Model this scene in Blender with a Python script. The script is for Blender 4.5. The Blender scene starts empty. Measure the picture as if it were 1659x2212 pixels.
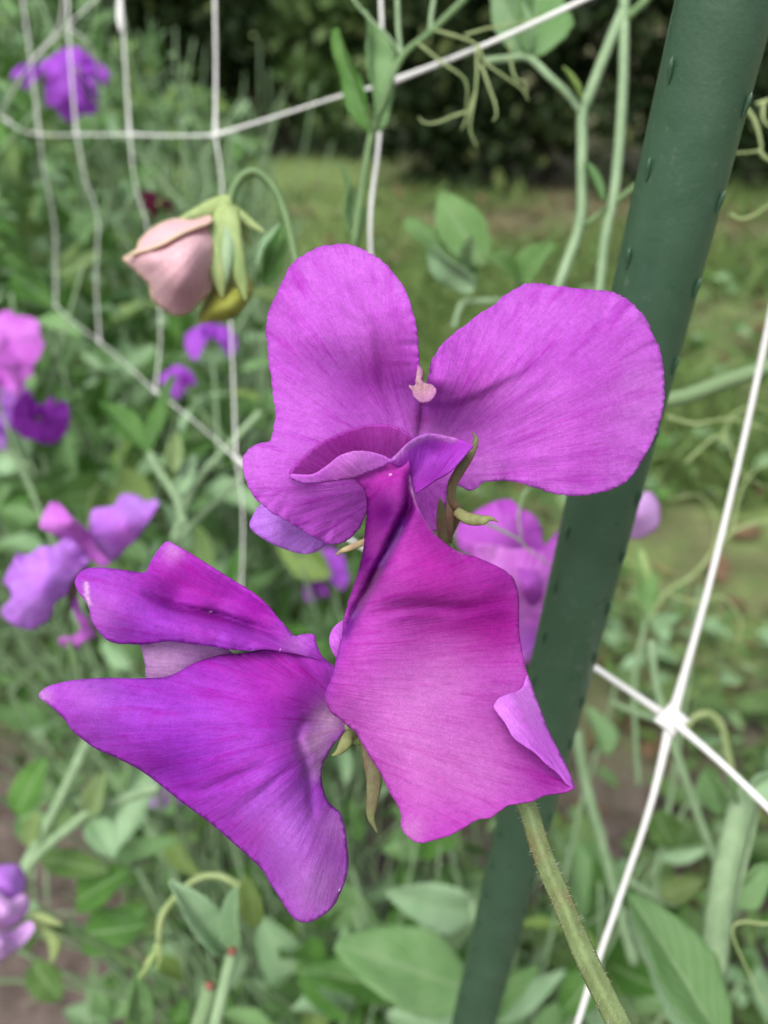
import bpy, bmesh, math, random
import numpy as np
from mathutils import Vector, Matrix, noise
from mathutils.geometry import delaunay_2d_cdt

SC = bpy.context.scene
COL = SC.collection
R = math.radians
rng = random.Random(11)

# ------------------------------------------------------------------ camera
H = 0.75                      # camera height above the soil, metres
PITCH = R(31.0)
F = 1841.0                    # focal length in photo pixels (photo taken as 1659 x 2212)
CX, CY = 829.5, 1106.0
CAM = Vector((0, 0, H))
RIGHT = Vector((1, 0, 0))
FWD = Vector((0, math.cos(PITCH), -math.sin(PITCH)))
UP = Vector((0, math.sin(PITCH), math.cos(PITCH)))
cd = bpy.data.cameras.new('camera')
cam = bpy.data.objects.new('camera', cd)
COL.objects.link(cam)
cam.location = CAM
cam.rotation_euler = (math.pi / 2 - PITCH, 0, 0)
cd.sensor_fit = 'VERTICAL'
cd.sensor_height = 24.0
cd.lens = 24.0 * F / 2212.0
cd.clip_start = 0.01
cd.clip_end = 400
cd.dof.use_dof = True
cd.dof.focus_distance = 0.094
cd.dof.aperture_fstop = 14.0
SC.camera = cam

# ------------------------------------------------------------------ world, sun, exposure
w = bpy.data.worlds.new('World'); SC.world = w; w.use_nodes = True
nt = w.node_tree; nt.nodes.clear()
sky = nt.nodes.new('ShaderNodeTexSky'); sky.sky_type = 'NISHITA'; sky.sun_disc = False
SUN_EL, SUN_AZ = R(58), R(205)
sky.sun_elevation = SUN_EL; sky.sun_rotation = SUN_AZ
sky.air_density = 1.0; sky.dust_density = 4.0; sky.ozone_density = 1.0
hsv = nt.nodes.new('ShaderNodeHueSaturation'); hsv.inputs['Saturation'].default_value = 0.35
bg = nt.nodes.new('ShaderNodeBackground'); bg.inputs['Strength'].default_value = 0.15
wo = nt.nodes.new('ShaderNodeOutputWorld')
nt.links.new(sky.outputs[0], hsv.inputs['Color']); nt.links.new(hsv.outputs[0], bg.inputs[0]); nt.links.new(bg.outputs[0], wo.inputs[0])
sl = bpy.data.lights.new('sun', 'SUN'); sl.energy = 1.5; sl.angle = R(35); sl.color = (1.0, 0.98, 0.95)
so = bpy.data.objects.new('sun', sl); COL.objects.link(so)
sdir = Vector((math.sin(SUN_AZ) * math.cos(SUN_EL), math.cos(SUN_AZ) * math.cos(SUN_EL), math.sin(SUN_EL)))
so.rotation_euler = sdir.to_track_quat('Z', 'Y').to_euler(); so.location = (0, 0, 5)
SC.view_settings.view_transform = 'Standard'
SC.view_settings.look = 'None'
SC.view_settings.gamma = 1.0
SC.view_settings.exposure = 0.7
SC.cycles.max_bounces = 8
SC.cycles.transparent_max_bounces = 8

# ------------------------------------------------------------------ helpers
def P(px, py, d):
    """A point of the place: picture direction (px, py) at depth d metres."""
    return CAM + RIGHT * ((px - CX) / F * d) + UP * (-(py - CY) / F * d) + FWD * d

def tag(o, label=None, cat=None, group=None, kind=None):
    if label: o['label'] = label
    if cat: o['category'] = cat
    if group: o['group'] = group
    if kind: o['kind'] = kind
    return o

def empty(name, loc, label=None, cat=None, group=None):
    o = bpy.data.objects.new(name, None); COL.objects.link(o)
    o.location = loc; o.empty_display_size = 0.005
    tag(o, label, cat, group)
    return o

def link(name, me, mat=None, parent=None, smooth=True):
    """Mesh given in world coordinates; origin moved to the thing it belongs to."""
    o = bpy.data.objects.new(name, me); COL.objects.link(o)
    if mat is not None and not me.materials: me.materials.append(mat)
    if smooth:
        me.polygons.foreach_set('use_smooth', [True] * len(me.polygons))
    if parent is not None:
        root = parent; off = Vector((0, 0, 0))
        while root is not None:
            off += root.location; root = root.parent
        me.transform(Matrix.Translation(-off))
        o.parent = parent
    return o

def mesh_from(verts, faces):
    me = bpy.data.meshes.new('m'); me.from_pydata([tuple(v) for v in verts], [], faces); me.update(); return me

def catmull(pts, n, closed=False):
    pts = [np.array(p, float) for p in pts]; m = len(pts); out = []
    segs = m if closed else m - 1
    for i in range(segs):
        if closed: p0, p1, p2, p3 = pts[(i - 1) % m], pts[i], pts[(i + 1) % m], pts[(i + 2) % m]
        else: p0, p1, p2, p3 = pts[max(i - 1, 0)], pts[i], pts[i + 1], pts[min(i + 2, m - 1)]
        for k in range(n):
            t = k / n
            out.append(0.5 * ((2 * p1) + (-p0 + p2) * t + (2 * p0 - 5 * p1 + 4 * p2 - p3) * t * t + (-p0 + 3 * p1 - 3 * p2 + p3) * t ** 3))
    if not closed: out.append(pts[-1])
    return out

def tube_geo(path, radii, seg=8, flat=1.0, flat_dir=None, ridge=0.0, nr=4, cap=True):
    """verts, faces of a tube; flat < 1 squeezes it along flat_dir; ridge adds nr ribs."""
    path = [Vector(p) for p in path]; n = len(path); V = []; Fc = []
    ref = Vector(flat_dir) if flat_dir is not None else Vector((0.3, -0.5, 0.81))
    prev = None
    for i, p in enumerate(path):
        t = (path[min(i + 1, n - 1)] - path[max(i - 1, 0)])
        if t.length < 1e-9: t = Vector((0, 0, 1))
        t.normalize()
        a = (ref if flat_dir is not None or prev is None else prev)
        a = a - t * a.dot(t)
        if a.length < 1e-4: a = t.orthogonal()
        a.normalize(); prev = a
        b = t.cross(a)
        r = radii[i] if hasattr(radii, '__len__') else radii
        for k in range(seg):
            th = 2 * math.pi * k / seg
            rr = r * (1 + ridge * math.cos(nr * th))
            V.append(p + a * (math.cos(th) * rr * flat) + b * (math.sin(th) * rr))
    for i in range(n - 1):
        for k in range(seg):
            k2 = (k + 1) % seg
            Fc.append((i * seg + k, i * seg + k2, (i + 1) * seg + k2, (i + 1) * seg + k))
    if cap:
        Fc.append(tuple(reversed(range(seg)))); Fc.append(tuple(range((n - 1) * seg, n * seg)))
    return V, Fc

def tube(name, path, radii, mat, parent=None, **kw):
    V, Fc = tube_geo(path, radii, **kw)
    return link(name, mesh_from(V, Fc), mat, parent)

def ppath(pts, n=6):
    """Spline through picture points (px, py, depth)."""
    return [P(*q) for q in catmull(pts, n)]

# ------------------------------------------------------------------ materials
class NT:
    def __init__(s, name):
        s.m = bpy.data.materials.new(name); s.m.use_nodes = True
        s.t = s.m.node_tree; s.t.nodes.clear()
    def n(s, typ, **kw):
        nd = s.t.nodes.new(typ)
        for k, v in kw.items():
            if k.startswith('i_'): nd.inputs[k[2:].replace('_', ' ')].default_value = v
            else: setattr(nd, k, v)
        return nd
    def l(s, a, b): s.t.links.new(a, b)
    def math(s, op, a, b=0.0, c=None, clamp=False):
        nd = s.n('ShaderNodeMath', operation=op, use_clamp=clamp)
        for i, v in enumerate((a, b) if c is None else (a, b, c)):
            if isinstance(v, (int, float)): nd.inputs[i].default_value = v
            else: s.l(v, nd.inputs[i])
        return nd.outputs[0]
    def mix(s, f, a, b, blend='MIX'):
        nd = s.n('ShaderNodeMix', data_type='RGBA', blend_type=blend)
        for i, v in ((0, f), (6, a), (7, b)):
            if isinstance(v, (int, float)): nd.inputs[i].default_value = v
            elif isinstance(v, tuple): nd.inputs[i].default_value = (*v, 1) if len(v) == 3 else v
            else: s.l(v, nd.inputs[i])
        return nd.outputs[2]
    def noise(s, vec, scale, detail=3.0, rough=0.5):
        nd = s.n('ShaderNodeTexNoise'); nd.inputs['Scale'].default_value = scale
        nd.inputs['Detail'].default_value = detail; nd.inputs['Roughness'].default_value = rough
        if vec is not None: s.l(vec, nd.inputs['Vector'])
        return nd.outputs['Fac']
    def ramp(s, f, lo, hi, a=0.0, b=1.0):
        nd = s.n('ShaderNodeMapRange'); nd.inputs['From Min'].default_value = lo; nd.inputs['From Max'].default_value = hi
        nd.inputs['To Min'].default_value = a; nd.inputs['To Max'].default_value = b
        s.l(f, nd.inputs['Value']); return nd.outputs[0]
    def scale(s, vec, v):
        nd = s.n('ShaderNodeMapping'); nd.inputs['Scale'].default_value = v; s.l(vec, nd.inputs['Vector']); return nd.outputs[0]
    def attr(s, name): return s.n('ShaderNodeAttribute', attribute_name=name).outputs['Fac']
    def bump(s, h, strength, dist):
        nd = s.n('ShaderNodeBump'); nd.inputs['Strength'].default_value = strength; nd.inputs['Distance'].default_value = dist
        s.l(h, nd.inputs['Height']); return nd.outputs[0]
    def out(s, sh): s.l(sh, s.n('ShaderNodeOutputMaterial').inputs['Surface'])

def leafy(s, col, trans_col, rough, trans, nrm=None, spec=0.35, sheen=0.0):
    """Principled surface mixed with light let through from the other side."""
    p = s.n('ShaderNodeBsdfPrincipled'); p.inputs['Roughness'].default_value = rough
    p.inputs['Specular IOR Level'].default_value = spec
    if sheen: p.inputs['Sheen Weight'].default_value = sheen; p.inputs['Sheen Roughness'].default_value = 0.5
    t = s.n('ShaderNodeBsdfTranslucent')
    for c, sock in ((col, p.inputs['Base Color']), (trans_col, t.inputs['Color'])):
        if isinstance(c, tuple): sock.default_value = (*c, 1)
        else: s.l(c, sock)
    if nrm is not None: s.l(nrm, p.inputs['Normal']); s.l(nrm, t.inputs['Normal'])
    m = s.n('ShaderNodeMixShader'); m.inputs[0].default_value = trans
    s.l(p.outputs[0], m.inputs[1]); s.l(t.outputs[0], m.inputs[2]); s.out(m.outputs[0])
    return s.m

def petal_mat(name, base, deep, light, vein=0.5, trans=0.3, specks=0.0, streak=1.0, edge_col=(0.28, 0.045, 0.42), edge_amt=0.45):
    s = NT(name)
    uv = s.n('ShaderNodeUVMap', uv_map='vein').outputs[0]
    obj = s.n('ShaderNodeTexCoord').outputs['Object']
    wob = s.noise(obj, 320, 2)
    v1 = s.noise(s.scale(uv, (17, 0.6, 1)), 1.0, 4, 0.65)          # broad veins running from the claw
    v2 = s.noise(s.scale(uv, (70, 1.6, 1)), 1.0, 3, 0.6)         # fine streaks
    broad = s.noise(obj, 75, 3, 0.55)
    f1 = s.math('MULTIPLY', s.ramp(v1, 0.52, 0.68), vein)
    f2 = s.math('MULTIPLY', s.ramp(v2, 0.45, 0.75), 0.55 * vein * streak)
    c = s.mix(s.ramp(broad, 0.3, 0.72), base, light)
    c = s.mix(s.math('ADD', f1, f2, clamp=True), c, deep)
    c = s.mix(s.math('MULTIPLY', s.attr('pink'), 0.8, clamp=True), c, (0.36, 0.006, 0.28))
    c = s.mix(s.math('MULTIPLY', s.attr('dark'), 0.95, clamp=True), c, (0.10, 0.0, 0.12))  # deep pigment together with shade of the folds, painted into the petal colour
    c = s.mix(s.math('MULTIPLY', s.attr('blue'), 0.75, clamp=True), c, (0.19, 0.03, 0.46))
    c = s.mix(s.math('MULTIPLY', s.attr('pale'), s.ramp(v1, 0.3, 0.62, 1.0, 0.7), clamp=True), c, (0.66, 0.42, 0.62))
    c = s.mix(s.math('MULTIPLY', s.attr('cream'), 0.85, clamp=True), c, (0.58, 0.38, 0.34))
    c = s.mix(s.math('MULTIPLY', s.attr('edge'), edge_amt, clamp=True), c, edge_col)
    cell = s.noise(obj, 5200, 2)
    fuzz = s.math('ADD', s.math('MULTIPLY', cell, 0.6), s.math('MULTIPLY', s.noise(obj, 1500, 2), 0.4))
    gv = s.ramp(fuzz, 0.3, 0.7, 0.80, 1.22); gc = s.n('ShaderNodeCombineColor')
    for q in range(3): s.l(gv, gc.inputs[q])
    c = s.mix(1.0, c, gc.outputs[0], 'MULTIPLY')
    if specks:
        vo = s.n('ShaderNodeTexVoronoi', feature='DISTANCE_TO_EDGE' if False else 'F1'); vo.inputs['Scale'].default_value = 330; s.l(obj, vo.inputs['Vector'])
        dot = s.math('LESS_THAN', s.math('ADD', vo.outputs['Distance'], s.math('MULTIPLY', s.noise(obj, 2500, 1), 0.08)), 0.10)
        pick = s.math('GREATER_THAN', s.noise(obj, 140, 2), 0.55)
        c = s.mix(s.math('MULTIPLY', s.math('MULTIPLY', dot, pick), specks), c, (0.85, 0.75, 0.88))
    hgt = s.math('ADD', s.math('ADD', s.math('MULTIPLY', v1, 1.0), s.math('MULTIPLY', v2, 0.35)), s.math('MULTIPLY', cell, 0.10))
    nrm = s.bump(hgt, 0.38, 0.0005)
    tc = s.mix(0.06, c, (0.75, 0.2, 0.85))
    return leafy(s, c, tc, 0.55, trans, nrm, 0.10, 0.0)

def leaf_mat(name, a, b, trans=0.2, rough=0.5, vein=(0.22, 0.32, 0.16), sc=60, spec=0.22):
    s = NT(name)
    obj = s.n('ShaderNodeTexCoord').outputs['Object']
    rnd = s.n('ShaderNodeObjectInfo').outputs['Random']
    uv = s.n('ShaderNodeUVMap', uv_map='vein')
    sep = s.n('ShaderNodeSeparateXYZ'); s.l(uv.outputs[0], sep.inputs[0])
    ax = s.math('ABSOLUTE', sep.outputs[0])
    mid = s.ramp(ax, 0.02, 0.09, 1.0, 0.0)
    # side veins: slanted stripes
    st = s.math('SINE', s.math('MULTIPLY', s.math('SUBTRACT', sep.outputs[1], s.math('MULTIPLY', ax, 0.45)), 44.0))
    side = s.math('MULTIPLY', s.ramp(st, 0.80, 1.0), 0.65)
    c = s.mix(s.ramp(s.noise(obj, sc, 3), 0.32, 0.68), a, b)
    isl = s.n('ShaderNodeNewGeometry').outputs['Random Per Island']
    r2 = s.math('FRACT', s.math('ADD', s.math('MULTIPLY', isl, 7.13), rnd))
    c = s.mix(s.ramp(r2, 0.0, 1.0, 0.0, 0.7), c, (a[0] * 0.42, a[1] * 0.5, a[2] * 0.36))
    c = s.mix(s.ramp(r2, 0.8, 0.98, 0.0, 0.5), c, (0.24, 0.30, 0.10))
    c = s.mix(s.math('MULTIPLY', s.math('MAXIMUM', mid, side), 0.75), c, vein)
    nrm = s.bump(s.math('ADD', s.noise(obj, 900, 2), s.math('MULTIPLY', side, 1.2)), 0.35, 0.0006)
    tc = s.mix(0.45, c, (0.19, 0.38, 0.07))
    return leafy(s, c, tc, rough, trans, nrm, spec)

def stem_mat(name, a, b, sc=300, rough=0.5, streak=None):
    s = NT(name)
    obj = s.n('ShaderNodeTexCoord').outputs['Object']
    n1 = s.noise(s.scale(obj, (1, 1, 0.25)), sc, 4, 0.6)
    c = s.mix(s.ramp(n1, 0.35, 0.66), a, b)
    if streak: c = s.mix(s.math('MULTIPLY', s.ramp(s.noise(obj, sc * 0.3, 3), 0.5, 0.7), 0.7), c, streak)
    p = s.n('ShaderNodeBsdfPrincipled'); s.l(c, p.inputs['Base Color']); p.inputs['Roughness'].default_value = rough
    p.inputs['Specular IOR Level'].default_value = 0.35
    p.inputs['Subsurface Weight'].default_value = 0.15; p.inputs['Subsurface Radius'].default_value = (0.001, 0.001, 0.0005); p.inputs['Subsurface Scale'].default_value = 1.0
    s.l(s.bump(s.noise(obj, sc * 4, 3), 0.4, 0.0003), p.inputs['Normal'])
    s.out(p.outputs[0]); return s.m

M = {}
M['standard'] = petal_mat('petal_standard', (0.49, 0.085, 0.57), (0.40, 0.022, 0.46), (0.58, 0.17, 0.67), 0.55, 0.42)
M['wing'] = petal_mat('petal_wing', (0.33, 0.020, 0.43), (0.33, 0.006, 0.31), (0.38, 0.075, 0.55), 0.65, 0.30, specks=0.9)
M['front'] = petal_mat('petal_front', (0.38, 0.030, 0.38), (0.33, 0.006, 0.29), (0.46, 0.090, 0.46), 0.6, 0.32, specks=0.35, streak=1.3)
M['under'] = petal_mat('petal_underside', (0.50, 0.10, 0.60), (0.45, 0.05, 0.52), (0.58, 0.17, 0.68), 0.5, 0.3)
M['lilac'] = petal_mat('petal_lilac', (0.50, 0.18, 0.74), (0.42, 0.06, 0.58), (0.60, 0.32, 0.82), 0.6, 0.35)
M['mauve'] = petal_mat('petal_mauve', (0.56, 0.12, 0.62), (0.44, 0.03, 0.48), (0.68, 0.28, 0.74), 0.6, 0.35)
M['purple'] = petal_mat('petal_purple', (0.22, 0.02, 0.36), (0.20, 0.005, 0.20), (0.30, 0.05, 0.46), 0.6, 0.3)
M['maroon'] = petal_mat('petal_maroon', (0.06, 0.006, 0.02), (0.04, 0.002, 0.01), (0.09, 0.012, 0.03), 0.6, 0.3)
M['keel'] = petal_mat('petal_keel', (0.46, 0.22, 0.52), (0.36, 0.12, 0.42), (0.56, 0.32, 0.60), 0.5, 0.4)
M['leaf'] = leaf_mat('leaf_green', (0.12, 0.245, 0.08), (0.19, 0.325, 0.135))
M['leaf_pale'] = leaf_mat('leaf_glaucous', (0.22, 0.37, 0.19), (0.33, 0.48, 0.29))
M['leaf_deep'] = leaf_mat('leaf_deep_green', (0.045, 0.14, 0.018), (0.09, 0.22, 0.035))
M['leaf_bright'] = leaf_mat('leaf_bright', (0.15, 0.30, 0.085), (0.24, 0.40, 0.15), 0.25)
M['leaf_lime'] = leaf_mat('leaf_lime', (0.20, 0.32, 0.07), (0.27, 0.38, 0.10), 0.35)
M['stem'] = stem_mat('stem_green', (0.16, 0.25, 0.125), (0.24, 0.345, 0.19), 260)
M['stem_hairy'] = stem_mat('stem_olive', (0.115, 0.15, 0.055), (0.18, 0.25, 0.10), 500, 0.55, (0.16, 0.11, 0.05))
M['stem_dark'] = stem_mat('stem_mid_green', (0.08, 0.15, 0.05), (0.13, 0.21, 0.08), 260)
M['tendril'] = stem_mat('tendril_green', (0.20, 0.27, 0.10), (0.28, 0.34, 0.15), 200)
M['sepal'] = stem_mat('sepal_brown', (0.10, 0.065, 0.04), (0.13, 0.14, 0.055), 700, 0.65, (0.17, 0.06, 0.06))
M['sepal_olive'] = stem_mat('sepal_olive', (0.15, 0.16, 0.06), (0.24, 0.27, 0.10), 700, 0.65, (0.20, 0.10, 0.06))
M['sepal_green'] = stem_mat('sepal_green', (0.20, 0.29, 0.10), (0.30, 0.37, 0.14), 400, 0.55)
M['sepal_tan'] = stem_mat('sepal_tan', (0.36, 0.26, 0.15), (0.42, 0.36, 0.18), 500, 0.6)
M['hair'] = stem_mat('plant_hair', (0.40, 0.40, 0.28), (0.5, 0.48, 0.36), 500)

def plastic(name, col, col2, rough, sc=120, spec=0.5):
    s = NT(name); obj = s.n('ShaderNodeTexCoord').outputs['Object']
    c = s.mix(s.ramp(s.noise(obj, sc, 4), 0.4, 0.75), col, col2)
    dust = s.math('MULTIPLY', s.ramp(s.noise(obj, sc * 5, 5, 0.75), 0.56, 0.72), s.ramp(s.noise(obj, sc * 0.4, 3), 0.4, 0.65))
    c = s.mix(s.math('MULTIPLY', dust, 0.28), c, (0.30, 0.32, 0.28))
    p = s.n('ShaderNodeBsdfPrincipled'); s.l(c, p.inputs['Base Color'])
    s.l(s.ramp(s.noise(obj, sc * 2, 3), 0.3, 0.7, rough - 0.07, rough + 0.1), p.inputs['Roughness'])
    p.inputs['Specular IOR Level'].default_value = spec
    s.l(s.bump(s.noise(obj, sc * 12, 3), 0.25, 0.0002), p.inputs['Normal'])
    s.out(p.outputs[0]); return s.m
M['stake'] = plastic('stake_plastic', (0.032, 0.080, 0.042), (0.042, 0.096, 0.054), 0.34, spec=0.6)
M['net'] = plastic('net_plastic', (0.70, 0.70, 0.66), (0.78, 0.78, 0.75), 0.4)

def ground_mat():
    s = NT('soil_and_grass'); obj = s.n('ShaderNodeTexCoord').outputs['Object']
    soil = s.mix(s.ramp(s.noise(obj, 26, 6, 0.65), 0.3, 0.7), (0.065, 0.048, 0.042), (0.21, 0.165, 0.145))
    gr = s.mix(s.ramp(s.noise(obj, 14, 5, 0.7), 0.3, 0.7), (0.10, 0.18, 0.045), (0.25, 0.32, 0.12))
    lit = s.mix(s.ramp(s.noise(obj, 22, 5, 0.7), 0.35, 0.7), (0.075, 0.050, 0.036), (0.19, 0.14, 0.10))
    sp = s.n('ShaderNodeSeparateXYZ'); s.l(obj, sp.inputs[0])
    # turf starts well out on the left; trodden earth and litter show through it
    far = s.ramp(s.math('ADD', sp.outputs[1], s.math('MULTIPLY', s.noise(obj, 2.2, 4, 0.6), 0.8)), 1.0, 1.3)
    c = s.mix(far, soil, gr)
    patch = s.ramp(s.noise(obj, 4.5, 5, 0.65), 0.44, 0.56)
    wear = s.ramp(sp.outputs[0], -0.25, 0.35, 0.1, 0.55)
    c = s.mix(s.math('MULTIPLY', s.math('MULTIPLY', patch, far), wear), c, lit)
    hb = s.ramp(s.math('ADD', sp.outputs[1], s.math('MULTIPLY', s.noise(obj, 2.5, 3), 0.7)), 3.0, 3.6)
    hb = s.math('MULTIPLY', hb, s.ramp(sp.outputs[0], -0.1, 0.4))
    c = s.mix(s.math('MULTIPLY', hb, 0.6), c, lit)
    p = s.n('ShaderNodeBsdfPrincipled'); s.l(c, p.inputs['Base Color']); p.inputs['Roughness'].default_value = 0.9
    p.inputs['Specular IOR Level'].default_value = 0.15
    s.l(s.bump(s.noise(obj, 60, 6, 0.7), 0.9, 0.012), p.inputs['Normal'])
    s.out(p.outputs[0]); return s.m
M['ground'] = ground_mat()
def hedge_leaf():
    return leaf_mat('hedge_leaf', (0.010, 0.020, 0.007), (0.028, 0.050, 0.016), 0.08, 0.55, (0.03, 0.045, 0.02), 3, 0.1)
M['hedge'] = hedge_leaf()
M['bush'] = leaf_mat('bush_leaf', (0.085, 0.16, 0.05), (0.16, 0.24, 0.085), 0.25, 0.5, (0.1, 0.16, 0.06), 3)
M['grass'] = leaf_mat('grass_blade', (0.12, 0.21, 0.055), (0.22, 0.31, 0.10), 0.25, 0.5, (0.18, 0.26, 0.1), 20)
M['litter'] = leaf_mat('dry_leaf', (0.11, 0.065, 0.04), (0.20, 0.125, 0.075), 0.15, 0.7, (0.3, 0.18, 0.1), 30)
M['bark'] = stem_mat('bark', (0.05, 0.038, 0.028), (0.10, 0.08, 0.06), 30, 0.85)
# ------------------------------------------------------------------ setting: ground, hedge, bushes
def leaf_geo(L, W, nu=4, nv=6, fold=0.25, bend=0.25, wave=0.05, seed=0, tipp=1.0):
    """Leaf along +Y, face +Z, base at origin. Returns verts, faces, uvs."""
    r = random.Random(seed); ph = r.random() * 6
    V, Fc, UV = [], [], []
    for j in range(nv + 1):
        t = j / nv
        hw = W * 0.5 * (math.sin(math.pi * min(1, max(0, 0.03 + 0.955 * t ** (0.85 * tipp)))) ** 0.75) + 0.0001 * L
        for i in range(nu + 1):
            s = -1 + 2 * i / nu
            x = s * hw
            z = abs(s) * hw * fold * 1.6 + bend * L * (t * t) * -1 + wave * L * abs(s) ** 1.5 * math.sin(9 * t + ph + (1.7 if s > 0 else 0))
            y = L * t * (1 - 0.12 * abs(bend) * t)
            V.append(Vector((x, y, z))); UV.append((s, t))
    for j in range(nv):
        for i in range(nu):
            a = j * (nu + 1) + i
            Fc.append((a, a + 1, a + nu + 2, a + nu + 1))
    return V, Fc, UV

def add_uv(me, uvs):
    ul = me.uv_layers.new(name='vein')
    idx = np.zeros(len(me.loops), dtype=np.int32); me.loops.foreach_get('vertex_index', idx)
    ul.data.foreach_set('uv', np.array(uvs, dtype=np.float32)[idx].ravel())

def frame(y, z):
    y = Vector(y).normalized(); z = Vector(z); z = z - y * z.dot(y)
    if z.length < 1e-5: z = y.orthogonal()
    z.normalize(); x = y.cross(z)
    return Matrix((x, y, z)).transposed().to_4x4()

class Soup:
    """Collects many small leaves or blades into one mesh (only for what cannot be counted)."""
    def __init__(s): s.V = []; s.F = []; s.UV = []; s.MI = []; s.n = 0
    def add(s, V, Fc, UV, mi=0, mat=None):
        o = s.n
        for v in V: s.V.append(tuple(mat @ v) if mat is not None else tuple(v))
        for f in Fc: s.F.append(tuple(i + o for i in f)); s.MI.append(mi)
        s.UV += UV; s.n += len(V)
    def build(s, name, mats, parent=None):
        me = bpy.data.meshes.new(name); me.from_pydata(s.V, [], s.F); me.update()
        for m in mats: me.materials.append(m)
        me.polygons.foreach_set('material_index', s.MI); add_uv(me, s.UV)
        return link(name, me, None, parent)

# ground: one sheet to the horizon, finer near the camera, with clods
N = 110; V = []; Fc = []
for j in range(N + 1):
    for i in range(N + 1):
        a = (i / N * 2 - 1); b = (j / N * 2 - 1)
        x = math.copysign(abs(a) ** 5 * 80 + abs(a) * 1.6, a); y = math.copysign(abs(b) ** 5 * 80 + abs(b) * 1.6, b) + 0.6
        d = math.hypot(x, y - 0.6); k = max(0.0, 1 - d / 3.0)
        z = k * (0.022 * noise.noise(Vector((x * 7, y * 7, 0))) + 0.014 * noise.noise(Vector((x * 23, y * 23, 3))))
        V.append((x, y, z))
for j in range(N):
    for i in range(N):
        a = j * (N + 1) + i; Fc.append((a, a + 1, a + N + 2, a + N + 1))
g = link('ground', mesh_from(V, Fc), M['ground']); tag(g, kind='structure')

LEAF_LOW = [leaf_geo(1, w_, 2, 3, 0.25, 0.2, 0.04, k) for k, w_ in enumerate((0.5, 0.42, 0.6, 0.36))]
def rand_dir(r):
    while True:
        v = Vector((r.uniform(-1, 1), r.uniform(-1, 1), r.uniform(-1, 1)))
        if 0.05 < v.length < 1: return v.normalized()

def bushy(name, label, cat, loc, blobs, n, size, mat, trunk_h, r, bark=True):
    """A shrub or hedge: stems inside, leaves in uneven clumps through its volume."""
    root = empty(name, loc, label, cat)
    sp = Soup(); L0 = Vector(loc)
    clumps = []
    for (bx, by, bz, rx, ry, rz) in blobs:
        for k in range(max(8, int(70 * rx * rz / 0.5))):
            d = rand_dir(r); q = r.random() ** 0.4
            clumps.append((Vector((bx + d.x * rx * q, by + d.y * ry * q, bz + d.z * rz * q)), r.uniform(0.12, 0.3)))
    for k in range(n):
        c, cr = clumps[r.randrange(len(clumps))]
        p = c + rand_dir(r) * cr * r.random() ** 0.6
        if p.z + L0.z < 0.03: continue
        nrm = (rand_dir(r) + Vector((0, -0.5, 0.9))).normalized()
        mt = Matrix.Translation(L0 + p) @ frame(rand_dir(r), nrm) @ Matrix.Scale(size * r.uniform(0.6, 1.3), 4)
        sp.add(*LEAF_LOW[k % 4], 0, mt)
    cr_ = sp.build('crown', [mat], root); cr_['kind'] = 'stuff'
    for k in range(5):
        bx, by, bz, rx, ry, rz = blobs[k % len(blobs)]
        a = Vector((bx + r.uniform(-rx, rx) * 0.7, by + r.uniform(-0.1, 0.1), 0)); b = a + Vector((r.uniform(-.2, .2), r.uniform(-.1, .2), trunk_h))
        mid = (a + b) / 2 + Vector((r.uniform(-.06, .06), 0, 0))
        tube('trunk', [L0 + Vector(q) for q in catmull([a, mid, b], 4)], list(np.linspace(0.03, 0.012, 9)), M['bark'], root, seg=6)
    return root

r_ = random.Random(5)
hb = []
for q in range(8):
    hb += [(-1.25 + 0.5 * q, 0.1 * math.sin(q * 2.1), 0.40, 0.38, 0.4, 0.38), (-1.25 + 0.5 * q, 0.1 * math.sin(q * 1.3), 1.05, 0.42, 0.4, 0.5), (-1.25 + 0.5 * q, 0.1, 1.75, 0.42, 0.4, 0.45)]
bushy('hedge', 'dark evergreen hedge behind the green stake at upper right', 'hedge', (1.5, 4.2, 0), hb, 34000, 0.085, M['hedge'], 1.2, r_)
bushy('yew_bush', 'dark shadowy bush behind the netting at top', 'bush', (-1.0, 5.0, 0),
      [(-0.1, 0, 0.7, 0.5, 0.4, 0.65), (-0.5, 0.1, 0.7, 0.4, 0.4, 0.6), (0.1, 0.2, 1.5, 0.6, 0.4, 0.6)], 12000, 0.085, M['hedge'], 0.9, r_)
bushy('pale_bush', 'lighter green bush glimpsed between the two dark hedges', 'bush', (-0.25, 5.2, 0),
      [(0.0, 0, 0.7, 0.6, 0.4, 0.65), (-0.6, 0.6, 0.8, 0.6, 0.4, 0.75), (0.6, 0.6, 0.8, 0.6, 0.4, 0.75), (0.1, 0.1, 1.6, 0.7, 0.4, 0.6)], 13000, 0.085, M['bush'], 0.8, r_)
bushy('garden_shrub', 'loose mid green shrub at far upper left', 'shrub', (-2.6, 4.6, 0),
      [(0, 0, 0.7, 0.9, 0.6, 0.7), (0.9, 0.6, 0.7, 0.6, 0.5, 0.7), (0.3, 0.4, 1.6, 1.2, 0.5, 0.6)], 14000, 0.095, M['bush'], 0.8, r_)

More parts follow.
